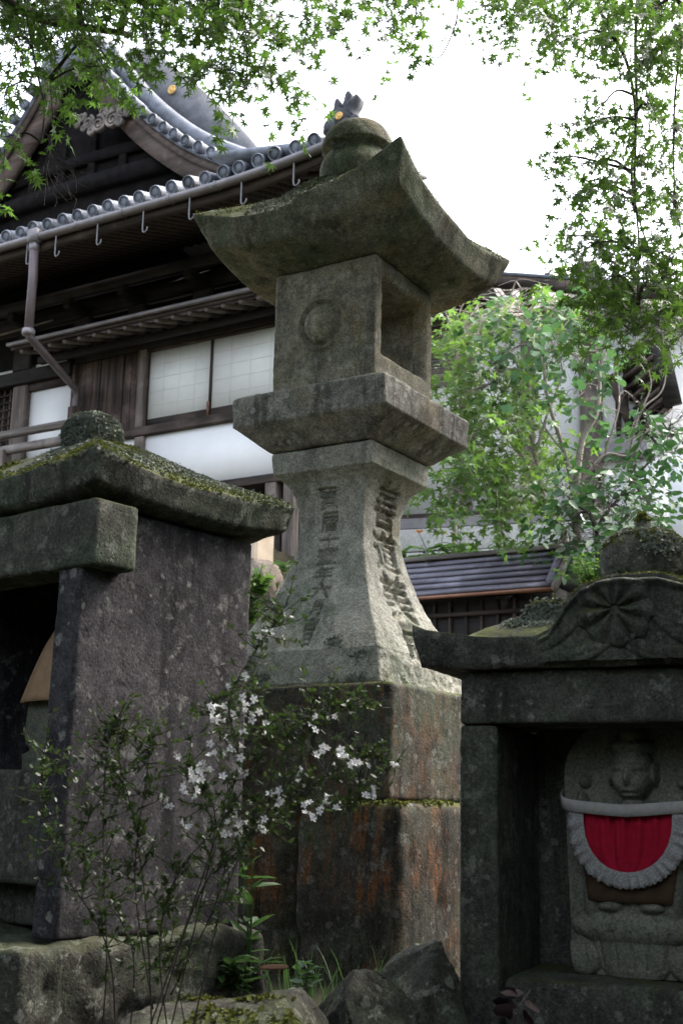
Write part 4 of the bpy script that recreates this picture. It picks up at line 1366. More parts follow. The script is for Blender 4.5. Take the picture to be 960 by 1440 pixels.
# --- the gable: verge tiles, bargeboards, pendant, inner wall
gab = empty('gable', (0, 0, 0)); gab.parent = hall
GC = -3.12
def mir(P): return [(2 * GC - x, z) for x, z in P]
vt = [on(x, y, GY - .25) for x, y in ((138, 78), (150, 100), (172, 128), (200, 158), (235, 187), (270, 209), (310, 226), (350, 240))]
vt = np.array(vt); vt[:, 0] -= .0
vc = curve_pts(np.column_stack([vt, np.zeros(len(vt))]), 10)[:, :2]
seg = np.concatenate([[0], np.cumsum(np.linalg.norm(np.diff(vc, axis=0), axis=1))])
def along(C, s):
    return np.array([np.interp(s, seg, C[:, 0]), np.interp(s, seg, C[:, 1])])
TL = seg[-1]
vme = cap_tile_mesh(.30, .082); vme.materials.append(MAT['tile'])
for side in (1, -1):
    for k in range(15):
        s = .12 + k * (TL - .12) / 14.2
        if s > TL: break
        p = along(vc, s); q_ = along(vc, min(TL, s + .05)) - along(vc, max(0, s - .05)); an_ = math.atan2(q_[1], q_[0])
        x = p[0] if side > 0 else 2 * GC - p[0]
        o = link('verge_tile', vme, None, gab); o.location = (x, GY - .42 + random.gauss(0, .012), p[1] + .045 + random.gauss(0, .006))
        o.rotation_euler = (rad(-2) + random.gauss(0, .03), random.gauss(0, .1), random.gauss(0, .03))
    # strip under the tiles
    VV = []
    for p in vc:
        x = p[0] if side > 0 else 2 * GC - p[0]
        VV += [(x, GY - .36, p[1] - .075), (x, GY + .1, p[1] - .075), (x, GY + .1, p[1] + .0), (x, GY - .36, p[1] - .02)]
    m = len(vc); qq = [(k * 4 + e, k * 4 + (e + 1) % 4, k * 4 + 4 + (e + 1) % 4, k * 4 + 4 + e) for k in range(m - 1) for e in range(4)] + [(0, 3, 2, 1), (4 * m - 4, 4 * m - 3, 4 * m - 2, 4 * m - 1)]
    add('verge_course', np.array(VV), np.array(qq) if side > 0 else np.array([f[::-1] for f in qq]), MAT['tile'], gab)
    # roll and tall ridge behind the verge
    P3 = [((p[0] if side > 0 else 2 * GC - p[0]) + .06 * side, GY - .02, p[1] + .20) for p in vc]
    V, Q, T = tube_vf(P3, .13, 12); add('verge_roll', V, [Q, T], MAT['tile'], gab, True)
    VV = []
    for k, p in enumerate(vc):
        t = k / (m - 1)
        x = p[0] if side > 0 else 2 * GC - p[0]; hgt = .26 + .80 * math.sin(math.pi * min(1, t * 1.02)) ** .8
        VV += [(x + .05 * side, GY + .20, p[1] + .0), (x + .05 * side, GY + .55, p[1] + .0), (x + .05 * side, GY + .50, p[1] + hgt), (x + .05 * side, GY + .25, p[1] + hgt)]
    add('descending_ridge', np.array(VV), np.array(qq) if side > 0 else np.array([f[::-1] for f in qq]), MAT['ridge_tile'], gab)
    # bargeboard
    VV = []
    for k, p in enumerate(vc):
        t = k / (m - 1); wdt = .40 - .13 * t + .10 * max(0, .25 - t)
        x = p[0] if side > 0 else 2 * GC - p[0]
        xo = x - side * wdt * .35
        VV += [(xo, GY - .20, p[1] - .08 - wdt), (xo, GY - .10, p[1] - .08 - wdt), (x, GY - .10, p[1] - .076), (x, GY - .26, p[1] - .076)]
    add('bargeboard', np.array(VV), np.array(qq) if side > 0 else np.array([f[::-1] for f in qq]), MAT['barge'], gab)
    VV = []
    for k, p in enumerate(vc):
        t = k / (m - 1); wdt = .40 - .13 * t
        x = p[0] if side > 0 else 2 * GC - p[0]
        VV += [(x - side * .04, GY - .30, p[1] - .17), (x - side * .04, GY - .262, p[1] - .17), (x, GY - .262, p[1] - .076), (x, GY - .32, p[1] - .076)]
    add('barge_moulding', np.array(VV), np.array(qq) if side > 0 else np.array([f[::-1] for f in qq]), MAT['barge'], gab)
cx_, cz_ = on(240, 126, GY + .2)
disc('gold_crest', cx_ + .02, GY + .20, cz_, .075, MAT['gold'], gab)
ap = vc[0]
VV = np.array([(GC + s_ * (ap[0] - GC + .1), y, ap[1] + dz) for s_ in (-1, 1) for y, dz in ((GY - .35, -.1), (GY + .6, -.1), (GY + .6, .35), (GY - .35, .30))])
MAT_RE = MAT['ridge_tile']
add('main_ridge_end', VV, np.array([(0, 1, 2, 3), (7, 6, 5, 4), (0, 4, 5, 1), (1, 5, 6, 2), (2, 6, 7, 3), (3, 7, 4, 0)]), MAT['tile'], gab)
# dark recessed gable wall, its rainbow beam and struts
P = [(p[0] + .05, p[1] - .05) for p in vc]; P = P + [(2 * GC - x, z) for x, z in P[::-1]]
V, Q, T = extrude_poly(P, GY + .02, GY + .12); add('gable_wall', V, [Q, T], MAT['dull'], gab)
gz0 = on(150, 262, GY)[1]
for (zc_, x0_, x1_, h_, dpt) in ((gz0 + .05, GC - 1.75, GC + 1.75, .24, .10), (gz0 + .48, GC - 1.35, GC + 1.35, .17, .06)):
    xsx = np.linspace(x0_, x1_, 14); VV = []
    for x in xsx:
        bow = .05 * (1 - ((x - GC) / (x1_ - GC)) ** 2)
        VV += [(x, GY - dpt, zc_ + bow - h_ / 2), (x, GY + .018, zc_ + bow - h_ / 2), (x, GY + .018, zc_ + bow + h_ / 2), (x, GY - dpt, zc_ + bow + h_ / 2)]
    qq = [(k * 4 + e, k * 4 + (e + 1) % 4, k * 4 + 4 + (e + 1) % 4, k * 4 + 4 + e) for k in range(13) for e in range(4)] + [(0, 3, 2, 1), (52, 53, 54, 55)]
    add('rainbow_beam', np.array(VV), np.array(qq), MAT['dull'], gab)
for x in (-.9, -.3, .3, .9):
    box('gable_strut', GC + x - .07, GC + x + .07, GY - .05, GY + .018, gz0 + .1, gz0 + 1.2 - abs(x) * .7, MAT['dull'], gab, .01)
# pendant of carved clouds
pend = empty('gable_pendant', (0, 0, 0)); pend.parent = gab
pend.parent = hall
px0, pz0 = on(150, 172, GY - .3)
b = Bag(); b2 = Bag()
def spiral(b, cx, cz, r0, turns, sgn, ph, w):
    th = np.linspace(0, turns * 2 * math.pi, int(26 * turns))
    r_ = r0 * (1 - .82 * th / th[-1])
    P = np.column_stack([cx + sgn * r_ * np.cos(th + ph), GY - .33 + .0 * th, cz + r_ * np.sin(th + ph)])
    b.tube(P, w * (1 - .5 * th / th[-1]), 6)
for sgn in (-1, 1):
    for dx, dz, r_ in ((.13, .0, .13), (.33, .08, .105), (.05, .17, .09), (.27, -.07, .07), (.47, .20, .075), (.42, .02, .05), (.55, .10, .04)):
        spiral(b, px0 + sgn * dx, pz0 + dz, r_, 1.8, sgn, 1.0 + dx * 3, .028)
        V, Q, T = lathe_vf([(0, .001), (0, r_ * .9), (.04, r_ * .95)], 12)
        b2.put(np.column_stack([V[:, 0] + px0 + sgn * dx, V[:, 2] + GY - .325, V[:, 1] + pz0 + dz]), Q)
b.build('scroll_carving', MAT['grey_wood'], pend, True); b2.build('backing', MAT['barge'], pend)


# ================================================================== RETAINING WALL UNDER THE HALL (boulders, sandy render)
wall = empty('retaining_wall', tuple(HO), -HA, 'boulder retaining wall with sandy rendered top below the temple hall', 'wall')
box('rendered_top', -8, .55, -1.15, -.75, 4.30, 4.86, MAT['mortar'], wall, .03)
box('core', -8, .5, -1.0, -.7, 1.0, 4.29, MAT['rock'], wall)
rgw = np.random.default_rng(5)
bmeshes = []
for k in range(6):
    o, _, _ = boulder('boulder', (0, 0, 0), (1, 1, 1), 0, 300 + k, MAT['rock'], '', n=12, amp=.18, parent=wall)
    bmeshes.append(o.data); bpy.data.objects.remove(o)
for row in range(6):
    x = -7.6 + rgw.uniform(-.2, .2)
    while x < .4:
        w = rgw.uniform(.42, .8); hgt = .52
        o = link('boulder', bmeshes[rgw.integers(6)], None, wall)
        o.location = (x + w / 2, -1.10 - .05 * (6 - row) + rgw.uniform(-.04, .04), 1.5 + row * .50 + rgw.uniform(-.05, .05))
        o.scale = (w * 1.06, .5, hgt * rgw.uniform(.95, 1.15)); o.rotation_euler = (0, rgw.uniform(-.2, .2), 0)
        x += w

# ================================================================== WHITE WALLED WING on the right
wing = empty('temple_wing', (WO[0], WO[1], 0), -RAW, 'white plastered temple wing behind the young trees, with dark eaves', 'building')
def onw(x, y, ly=0.0):
    v = FV + RV * (x - 480) / FPX - UV * (y - 720) / FPX
    t = ((WO + WYv * ly - CAM) @ WYv) / (v @ WYv); p = CAM + v * t
    return float((p - WO) @ WX), float(p[2])
zb = onw(700, 718)[1]
x_post = onw(832, 560)[0]; x_end = onw(1050, 560)[0]; x_w0 = -1.75
box('plaster_wall', x_w0, x_post - .12, .0, .12, zb, zb + 3.6, MAT['plaster'], wing)
box('sill', x_w0, x_post + .1, -.08, -.002, zb - .12, zb + .0, MAT['old_wood'], wing, .01)
for px_ in (655, 742):
    x = onw(px_, 560)[0]; box('post', x - .09, x + .09, -.05, -.003, zb + .002, zb + 3.4, MAT['grey_wood_v'], wing, .01)
box('corner_post', x_post - .16, x_post + .14, -.10, .14, zb - .2, zb + 3.6, MAT['grey_wood_v'], wing, .015)
for k in range(14): box('lath', x_w0, onw(668, 500)[0], -.02, -.003, zb + 1.9 + k * .11, zb + 1.992 + k * .11, MAT['grey_wood'], wing)
# roof with dark fascia
ea, eb = onw(640, 388, -.8), onw(1080, 420, -.8)
beam('eave_board', (ea[0], -.8, ea[1] - .04), (eb[0], -.8, eb[1] - .04), .06, .17, MAT['old_wood'], wing)
VV = np.array([(ea[0], -.85, ea[1] + .05), (eb[0], -.85, eb[1] + .05), (eb[0], 3, eb[1] + 1.3), (ea[0], 3, ea[1] + 1.3), (ea[0], -.85, ea[1] + .10), (eb[0], -.85, eb[1] + .10), (eb[0], 3, eb[1] + 1.4), (ea[0], 3, ea[1] + 1.4)])
add('roof_slope', VV, Fb, MAT['tile'], wing)
for k in range(24):
    x = ea[0] + .15 + k * .23
    beam('rafter', (x, -.78, ea[1] - .10 - .035 * (x - ea[0])), (x, .0, ea[1] + .02 - .035 * (x - ea[0])), .07, .08, MAT['black_wood'], wing)
# open-eaved porch to the right of the corner post
s0 = onw(846, 628, -.3); s1 = onw(912, 628, -.3)
box('window_shelf', s0[0] - .05, s1[0], -.34, -.0, s0[1] - .14, s0[1] + .12, MAT['gutter'], wing, .02)
box('lower_wall', x_post + .142, s1[0] + .9, -.06, .10, zb - .7, s0[1] - .142, MAT['plaster'], wing)
box('upper_wall', x_post + .142, s1[0] + .9, -.03, .10, s0[1] - .138, zb + 3.0, MAT['plaster'], wing)
a = onw(862, 540, -.2); b_ = onw(893, 612, -.2)
beam('brace', (a[0] - .05, -.2, a[1] + .12), (b_[0], -.2, b_[1]), .10, .13, MAT['old_wood'], wing)
for px_ in (868, 880): 
    x = onw(px_, 560, -.05)[0]; box('window_bar', x - .03, x + .03, -.09, -.032, s0[1] + .122, zb + 2.2, MAT['old_wood_v'], wing)
# sloping porch roof seen from beneath
pA = onw(868, 495, -.4); pB = onw(905, 598, -.4); pC = onw(948, 590, -1.1); pD = onw(925, 498, -1.1)
VV = np.array([(pA[0], -.05, pA[1]), (pB[0], -.05, pB[1]), (pC[0], -1.5, pC[1] - .0), (pD[0], -1.5, pD[1] + .1)])
VV = np.concatenate([VV, VV + (0.03, 0, .10)])
add('porch_roof', VV, np.array([(0, 1, 2, 3), (7, 6, 5, 4), (0, 4, 5, 1), (1, 5, 6, 2), (2, 6, 7, 3), (3, 7, 4, 0)]), MAT['old_wood'], wing)
for k in range(7):
    t = (k + .5) / 7
    a = VV[0] + (VV[1] - VV[0]) * t; c = VV[3] + (VV[2] - VV[3]) * t
    beam('porch_rafter', a - (.03, 0, .04), c - (.03, 0, .04), .06, .05, MAT['barge'], wing)
beam('porch_fascia', VV[3] + (.02, -.04, .05), VV[2] + (.02, -.04, .05), .08, .22, MAT['black_wood'], wing)
# whitewashed buttress at the far right
a = onw(940, 680, -.9)
box('buttress_wall', a[0], a[0] + 1.6, -1.1, -.7, zb - 1.2, onw(940, 640, -.9)[1], MAT['plaster'], wing)

# dressed foundation wall under the wing
fw = empty('foundation_wall', (WO[0], WO[1], 0), -RAW, 'dressed pale stone foundation wall with grey coping under the white wing', 'wall')
c0 = onw(600, 733, -.25)[1]; c1 = onw(600, 746, -.25)[1]
box('coping', -2.2, 1.15, -.35, -.085, c1, zb - .125, MAT['gutter'], fw, .02)
rgw = np.random.default_rng(8)
zc_ = c1 - .003
for row, hgt in enumerate((.33, .27, .34, .36, .36, .4, .4)):
    x = -2.3 + rgw.uniform(0, .3)
    while x < 1.5:
        w = rgw.uniform(1.0, 1.7) if row == 0 else rgw.uniform(.5, 1.1)
        o = stone_box('stone_block', x + .006, x + w - .006, -.40 + rgw.uniform(0, .03), -.02, zc_ - hgt + .008, zc_, MAT['ashlar'], fw, .03 if row else .012, .012, .09, 400 + int(x * 31) + row, 6)
        x += w
    zc_ -= hgt
box('core', -2.3, 1.6, -.30, .3, zc_, c1 - .01, MAT['ashlar'], fw)

# ================================================================== SMALL PLANK-ROOFED SHED
SO = at(700, 780, 12.0)
shed = empty('plank_shed', (SO[0], SO[1], 0), -HA, 'low shed with grey violet plank roof and copper edge, below the foundation wall', 'shed')
def ons(x, y, ly=0.0):
    v = FV + RV * (x - 480) / FPX - UV * (y - 720) / FPX
    t = ((SO + HY * ly - CAM) @ HY) / (v @ HY); p = CAM + v * t
    return float((p - SO) @ HX), float(p[2])
zr = 3.885; ze = ons(640, 834, -.38)[1]
x0_, x1_ = -1.25, ons(797, 772)[0]
npl = 6
sl = math.atan2(zr - ze, .38)
for k in range(npl):
    ya, yb = -.38 + .38 * k / npl, -.38 + .38 * (k + 1) / npl + .02
    za, zb_ = ze + (zr - ze) * k / npl, ze + (zr - ze) * (k + 1) / npl
    V = np.array([(x0_, ya, za - .005), (x1_ - .06, ya, za - .005), (x1_ - .06, yb, zb_ - .02), (x0_, yb, zb_ - .02), (x0_, ya - .006, za + .022), (x1_ - .06, ya - .006, za + .022), (x1_ - .06, yb, zb_ + .002), (x0_, yb, zb_ + .002)])
    add('roof_plank', V, Fb, MAT['plank'], shed)
box('ridge_board', x0_, x1_, -.05, .09, zr - .0, zr + .045, MAT['grey_wood'], shed, .008)
V = np.array([(x0_, .08, zr - .05), (x1_, .08, zr - .05), (x1_, .5, ze), (x0_, .5, ze), (x0_, .08, zr), (x1_, .08, zr), (x1_, .5, ze + .04), (x0_, .5, ze + .04)])
add('back_slope', V, Fb, MAT['plank'], shed)
beam('barge_strip', (x1_ - .03, -.40, ze + .02), (x1_ - .03, .0, zr + .015), .055, .07, MAT['plank'], shed)
beam('barge_board', (x1_ + .02, -.42, ze - .04), (x1_ + .02, .02, zr - .02), .03, .09, MAT['grey_wood'], shed)
box('copper_drip', x0_, x1_ - .02, -.40, -.36, ze - .045, ze - .012, MAT['copper'], shed)
gzs = ground_z(SO[0], SO[1]) - .2
box('front_wall', x0_ + .05, x1_ - .1, -.16, -.10, gzs, ze - .02, MAT['black_wood'], shed)
for k in range(12):
    x = x0_ + .12 + k * .17
    if x < x1_ - .15: box('lattice_bar', x, x + .03, -.19, -.162, gzs, ze - .05, MAT['old_wood_v'], shed)
box('lattice_rail', x0_ + .05, x1_ - .1, -.205, -.192, ze - .20, ze - .16, MAT['old_wood'], shed)
box('side_panel', x1_ - .14, x1_ - .10, -.098, .4, gzs, ze + .05, MAT['black_wood'], shed)
# ================================================================== FOLIAGE
def star_leaf(lobes, inner=.32, spread=math.radians(125), drop=.72):
    """outline of a palmate leaf, stalk at the origin, tip along +x; fan from the centre"""
    pts = [(-.02, 0.0)]
    for k in range(lobes):
        a = -spread + 2 * spread * k / (lobes - 1)
        L = 1.0 - (1 - drop) * abs(a) / spread - (.25 if k in (0, lobes - 1) else 0)
        if k > 0:
            am = a - spread / (lobes - 1); pts.append((inner * math.cos(am), inner * math.sin(am)))
        pts.append((L * math.cos(a), L * math.sin(a)))
    P = np.array([(.08, 0)] + pts); n = len(pts)
    T = np.array([(0, 1 + k, 1 + (k + 1) % n) for k in range(n)])
    z = -.16 * (np.hypot(P[:, 0], P[:, 1])) ** 2
    return np.column_stack([P, z]), T


def oval_leaf(w=.5, n=8, bend=.15, heart=0.0):
    pts = []
    for k in range(n):
        a = 2 * math.pi * k / n
        pts.append((.5 - .5 * math.cos(a) - heart * (k == 0), w * .5 * math.sin(a) * (1 + .3 * math.cos(a))))
    P = np.array([(.45, 0)] + pts)
    T = np.array([(0, 1 + k, 1 + (k + 1) % n) for k in range(n)])
    z = -bend * (P[:, 0]) ** 2 + .10 * abs(P[:, 1]); z[0] -= .04
    return np.column_stack([P, z]), T


LEAF = {'maple': star_leaf(7), 'maple5': star_leaf(5, .36), 'round': oval_leaf(.95, 8, .2, -.1), 'oval': oval_leaf(.5, 6), 'narrow': oval_leaf(.28, 6, .3), 'quad': (np.array([(0, 0, 0), (.5, .35, .05), (1, 0, -.1), (.5, -.35, .05)]), np.array([(0, 2, 1), (0, 3, 2)]))}


def scatter(tmpl, C, D, N, S):
    """place leaf templates: origin C, tip direction D, normal N, size S"""
    P, T = LEAF[tmpl]
    D = D / np.maximum(np.linalg.norm(D, axis=1), 1e-9)[:, None]
    B = np.cross(N, D); B /= np.maximum(np.linalg.norm(B, axis=1), 1e-9)[:, None]
    N = np.cross(D, B)
    n, k = len(C), len(P)
    V = C[:, None] + S[:, None, None] * (D[:, None] * P[None, :, :1] + B[:, None] * P[None, :, 1:2] + N[:, None] * P[None, :, 2:3])
    F = (T[None] + (np.arange(n) * k)[:, None, None]).reshape(-1, 3)
    return V.reshape(-1, 3), F


def twigs(rg, starts, dirs, length, spacing, size, tilt=.5, up=(0, 0, 1), droop=.5, stalk=.5):
    """leafy twigs: returns leaf arrays (C, D, N, S) and twig polylines"""
    C, D, N, S, L = [], [], [], [], []
    up = np.array(up, float)
    for p, d in zip(starts, dirs):
        d = d / np.linalg.norm(d); ln = length * rg.uniform(.55, 1.3); m = max(3, int(ln / spacing))
        t = np.linspace(0, 1, m)
        bend = rg.normal(0, .18, 3)
        P = p + d * (t * ln)[:, None] + np.array([0, 0, -droop * ln])[None] * (t ** 2)[:, None] + bend[None] * (t ** 2 * ln)[:, None]
        L.append(P)
        side = np.cross(d, up); side /= max(np.linalg.norm(side), 1e-6)
        for k in range(1, m):
            for sgn in (-1, 1):
                if rg.random() < .12: continue
                o = side * sgn * rg.uniform(.5, 1.1) + d * rg.uniform(.0, .8) + rg.normal(0, .3, 3) + (0, 0, -.25)
                s = size * rg.uniform(.42, 1.2)
                C.append(P[k] + o * s * stalk); D.append(o); N.append(up + rg.normal(0, tilt, 3)); S.append(s)
        C.append(P[-1]); D.append(d + (0, 0, -.3)); N.append(up + rg.normal(0, tilt, 3)); S.append(size)
    return np.array(C), np.array(D), np.array(N), np.array(S), L


def foliage_tree(name, label, cat, limbs, sprays, tmpl, leafmat, barkmat, seed, length, spacing, size, group=None, droop=.5, tilt=.5, feeder=.006, extra=None, anchor=None, dens=1.0, up=0, tight=1.0):
    """limbs: [(points, r0, r1)] in metres; sprays: (px, py, Y, sx, sy, twig count) surveyed from the photograph"""
    rg = np.random.default_rng(seed)
    base = limbs[0][0][0]
    root = empty(name, tuple(base), 0, label, cat, group)
    o3 = np.array(base, float)
    wood = Bag(); skel = []
    for P, r0, r1 in limbs:
        c = curve_pts(P, 8); wood.tube(c - o3, np.linspace(r0, r1, len(c)), 7); skel.append(c)
    skel = np.concatenate(skel)
    AC, AD, AN, AS = [], [], [], []
    for (px, py, Y, sx_, sy_, nt) in sprays:
        nt = max(1, int(round(nt * dens))); py -= up
        cen = at(px, py, Y)
        S0 = np.array([at(px + tight * sx_ * np.clip(rg.normal(), -1.5, 1.5), py + tight * sy_ * np.clip(rg.normal(), -1.5, 1.5), Y + rg.normal(0, .04 * Y)) for _ in range(nt)])
        # feeder from the nearest limb point above
        dd = np.linalg.norm(skel - cen, axis=1) + (skel[:, 2] < cen[2] - .2) * .4 * (anchor is None)
        a = skel[dd.argmin()]
        mid = (a + cen) / 2 + rg.normal(0, .06, 3) * np.linalg.norm(a - cen) + (0, 0, .04)
        fc = curve_pts([a, mid, cen], 7)
        fr = feeder * min(2.2, .6 + nt / 25)
        wood.tube(fc - o3, np.linspace(fr * 1.6, fr * .6, len(fc)), 5)
        dirs = []
        for s in S0:
            k = fc[np.linalg.norm(fc - s, axis=1).argmin()]
            out = s - k
            wood.tube(np.array([k, (k + s) / 2 + rg.normal(0, .1, 3) * np.linalg.norm(out), s]) - o3, [feeder * .5, feeder * .4, feeder * .3], 4)
            dirs.append(out / max(np.linalg.norm(out), .05) * .6 + rg.normal(0, .45, 3) * (1, 1, .5) + (0, 0, -.15))
        C_, D_, N_, S_, L_ = twigs(rg, S0, np.array(dirs), length, spacing, size, tilt, (0, 0, 1), droop)
        for l in L_: wood.tube(l - o3, np.linspace(feeder * .3, feeder * .15, len(l)), 3)
        AC.append(C_); AD.append(D_); AN.append(N_); AS.append(S_)
    V, T = scatter(tmpl, np.concatenate(AC) - o3, np.concatenate(AD), np.concatenate(AN), np.concatenate(AS))
    wood.build('trunk', barkmat, root, True)
    cr = Bag(); cr.put(V, None, T)
    if extra is not None: cr.put(extra[0] - o3, None, extra[1])
    c = cr.build('crown', leafmat, root)
    return root


def in_view(P, m=60):
    d = P - CAM; z = d @ FV
    x = 480 + FPX * (d @ RV) / np.maximum(z, .01); y = 720 - FPX * (d @ UV) / np.maximum(z, .01)
    return (z > .05) & (x > -m) & (x < 960 + m) & (y > -m) & (y < 1440 + m)


def canopy(rg, n, cx, cy, cz, ax, ay, az, size, clump=40):
    """unseen leaf masses of a crown, spread above and behind the viewer to cut light"""
    k = max(1, n // clump)
    u = rg.normal(0, 1, (k, 3)); u /= np.linalg.norm(u, axis=1)[:, None]; u *= rg.uniform(.2, 1, (k, 1)) ** .5
    cc = np.array([cx, cy, cz]) + u * (ax, ay, az)
    C = np.repeat(cc, clump, 0) + rg.normal(0, 1, (k * clump, 3)) * (.28, .28, .14)
    keep = ~in_view(C)
    C = C[keep]; m = len(C)
    D = rg.normal(0, 1, (m, 3)) * (1, 1, .4); N = np.array([0, 0, 1.]) + rg.normal(0, .45, (m, 3))
    return scatter('quad', C, D, N, size * rg.uniform(.6, 1.2, m))


rgc = np.random.default_rng(77)
# ---- maple whose boughs hang in from the upper left
tl = (-2.7, 3.4, .93)
limbs = [([tl, (-2.65, 3.45, 2.4), (-2.45, 3.6, 3.6), (-2.1, 3.8, 4.4)], .15, .09),
         ([(-2.1, 3.8, 4.4), (-1.5, 4.2, 4.85), (-.8, 4.6, 5.05), (.1, 4.8, 5.2), (.7, 4.9, 5.25)], .075, .015),
         ([(-2.1, 3.8, 4.4), (-1.9, 3.0, 5.1), (-1.4, 1.6, 5.6), (-.6, .2, 5.9)], .08, .02),
         ([(-1.75, 4.03, 4.66), (-1.4, 4.7, 4.75), (-1.0, 5.0, 4.85)], .04, .012),
         ([(-2.45, 3.6, 3.6), (-3.0, 2.6, 4.6), (-3.4, 1.2, 5.2)], .07, .02),
         (curve_pts([at(28, -60, 4.7), at(38, 20, 4.7), at(50, 90, 4.68), at(62, 150, 4.66), at(58, 200, 4.65)], 3), .007, .003),
         (curve_pts([at(355, -40, 4.8), at(350, 60, 4.75), at(345, 120, 4.7)], 3), .005, .002)]
rgt = np.random.default_rng(4)
limbs += [(curve_pts([at(70, 110, 4.66), at(74, 180, 4.65), at(66, 240, 4.64), at(62, 290, 4.63)], 3), .003, .0012), (curve_pts([at(60, 180, 4.65), at(85, 215, 4.64), at(112, 228, 4.63)], 3), .0025, .001), (curve_pts([at(66, 240, 4.64), at(90, 250, 4.63), at(100, 280, 4.62)], 3), .002, .001)]
for _k in range(22):
    _x, _y = rgt.uniform(52, 108), rgt.uniform(190, 285)
    limbs.append((curve_pts([at(64 + (_x - 64) * .4, _y - 18, 4.64), at(_x, _y, 4.63), at(_x + rgt.normal(0, 14), _y + rgt.uniform(2, 28), 4.62)], 2), .0016, .0008))
sprays = [(20, 20, 4.7, 45, 30, 22), (110, 30, 4.8, 45, 28, 26), (200, 40, 4.8, 40, 28, 26), (285, 45, 4.7, 35, 28, 22), (345, 60, 4.7, 28, 22, 14), (20, 110, 4.6, 22, 32, 9), (60, 95, 4.7, 30, 22, 8),
          (125, 108, 4.6, 22, 18, 10), (40, 40, 4.9, 40, 40, 10), (150, 10, 5.0, 90, 12, 20), (300, 5, 5.0, 70, 12, 16), (10, 180, 4.6, 12, 35, 3),
          (340, 118, 4.6, 26, 22, 7), (315, 155, 4.6, 12, 16, 4), (385, 95, 4.6, 16, 16, 3), (390, 20, 4.7, 30, 18, 9), (450, 25, 4.8, 28, 22, 9), (510, 18, 4.8, 30, 20, 9), (560, 35, 4.7, 24, 25, 9), (585, 72, 4.7, 16, 18, 5), (545, 88, 4.7, 18, 12, 3), (345, 175, 4.6, 18, 18, 4), (380, 160, 4.6, 14, 14, 3), (140, 150, 4.6, 14, 10, 4), (6, 250, 4.6, 5, 15, 2)]
ex = canopy(rgc, 24000, -2.0, 1.2, 5.9, 3.4, 3.8, 1.0, .14)
foliage_tree('maple_tree', 'green maple whose dense star leaves hang before the tiled gable', 'tree', limbs, sprays, 'maple', MAT['maple'], MAT['twig'], 901, .25, .027, .043, 'overhanging maples', extra=ex, tilt=.6, dens=1.55, feeder=.005, up=58, tight=.8)
# ---- maple whose weeping boughs hang on the right
tr = (2.9, 5.2, .95)
limbs = [([tr, (2.85, 5.2, 2.4), (2.6, 5.2, 3.8), (2.3, 5.2, 5.0)], .15, .09),
         ([(2.3, 5.2, 5.0), (1.9, 5.2, 5.45), (1.35, 5.2, 5.5), (.9, 5.2, 5.35)], .06, .014),
         ([(2.3, 5.2, 5.0), (2.2, 4.0, 5.7), (1.8, 2.4, 6.1), (1.0, .6, 6.3)], .08, .02),
         ([(2.6, 5.2, 3.8), (3.2, 4.0, 4.8), (3.4, 2.6, 5.4)], .06, .02),
         (curve_pts([at(822, -60, 5.2), at(846, 20, 5.2), at(880, 85, 5.18), at(893, 160, 5.15), at(892, 260, 5.12), at(898, 350, 5.1), at(893, 470, 5.05)], 3), .010, .003),
         (curve_pts([at(900, -60, 5.25), at(893, 60, 5.2), at(895, 160, 5.2), at(888, 250, 5.15), at(905, 330, 5.1), at(945, 420, 5.1)], 3), .009, .003),
         (curve_pts([at(975, -40, 5.0), at(950, 120, 5.0), at(948, 260, 5.0), at(958, 330, 5.0)], 3), .006, .003),
         (curve_pts([at(640, -50, 5.2), at(643, 20, 5.2), at(622, 75, 5.2), at(605, 82, 5.2), at(617, 102, 5.2)], 3), .0045, .002),
         (curve_pts([at(641, 30, 5.2), at(655, 65, 5.2), at(670, 95, 5.2)], 3), .003, .0015)]
sprays = [(700, 8, 5.2, 28, 12, 8), (740, 25, 5.2, 25, 20, 9), (770, 55, 5.2, 18, 18, 6), (785, 82, 5.1, 8, 8, 2), (800, 12, 5.2, 30, 14, 9), (850, 25, 5.2, 28, 20, 10), (925, 30, 5.0, 30, 28, 16), (850, 85, 5.2, 28, 22, 8), (920, 105, 5.1, 26, 28, 11), (955, 60, 4.9, 18, 40, 8),
          (850, 165, 5.2, 18, 14, 4), (915, 175, 5.1, 26, 18, 7), (830, 195, 5.2, 18, 12, 4), (800, 240, 5.1, 18, 14, 5), (835, 250, 5.1, 22, 16, 6), (905, 250, 5.1, 28, 24, 9), (952, 210, 5.0, 14, 28, 5), (815, 290, 5.1, 14, 10, 3), (880, 300, 5.0, 26, 20, 9), (945, 300, 4.9, 18, 24, 9),
          (800, 352, 5.0, 18, 10, 4), (840, 362, 5.0, 26, 14, 8), (900, 370, 5.0, 30, 22, 13), (945, 390, 4.9, 18, 26, 9), (860, 410, 4.9, 26, 16, 10), (915, 430, 4.9, 28, 22, 12), (880, 462, 4.8, 28, 14, 10), (925, 480, 4.8, 20, 14, 6), (850, 470, 4.8, 10, 10, 2), (955, 455, 4.8, 10, 18, 4)]
ex = canopy(rgc, 17000, 1.8, .8, 6.4, 3.0, 3.4, 1.0, .14)
foliage_tree('maple_tree', 'green maple with thin weeping boughs and star leaves hanging before the white sky', 'tree', limbs, sprays, 'maple', MAT['maple'], MAT['twig'], 902, .20, .025, .041, 'overhanging maples', extra=ex, tilt=.65, dens=2.0, feeder=.005, up=22, tight=.62)

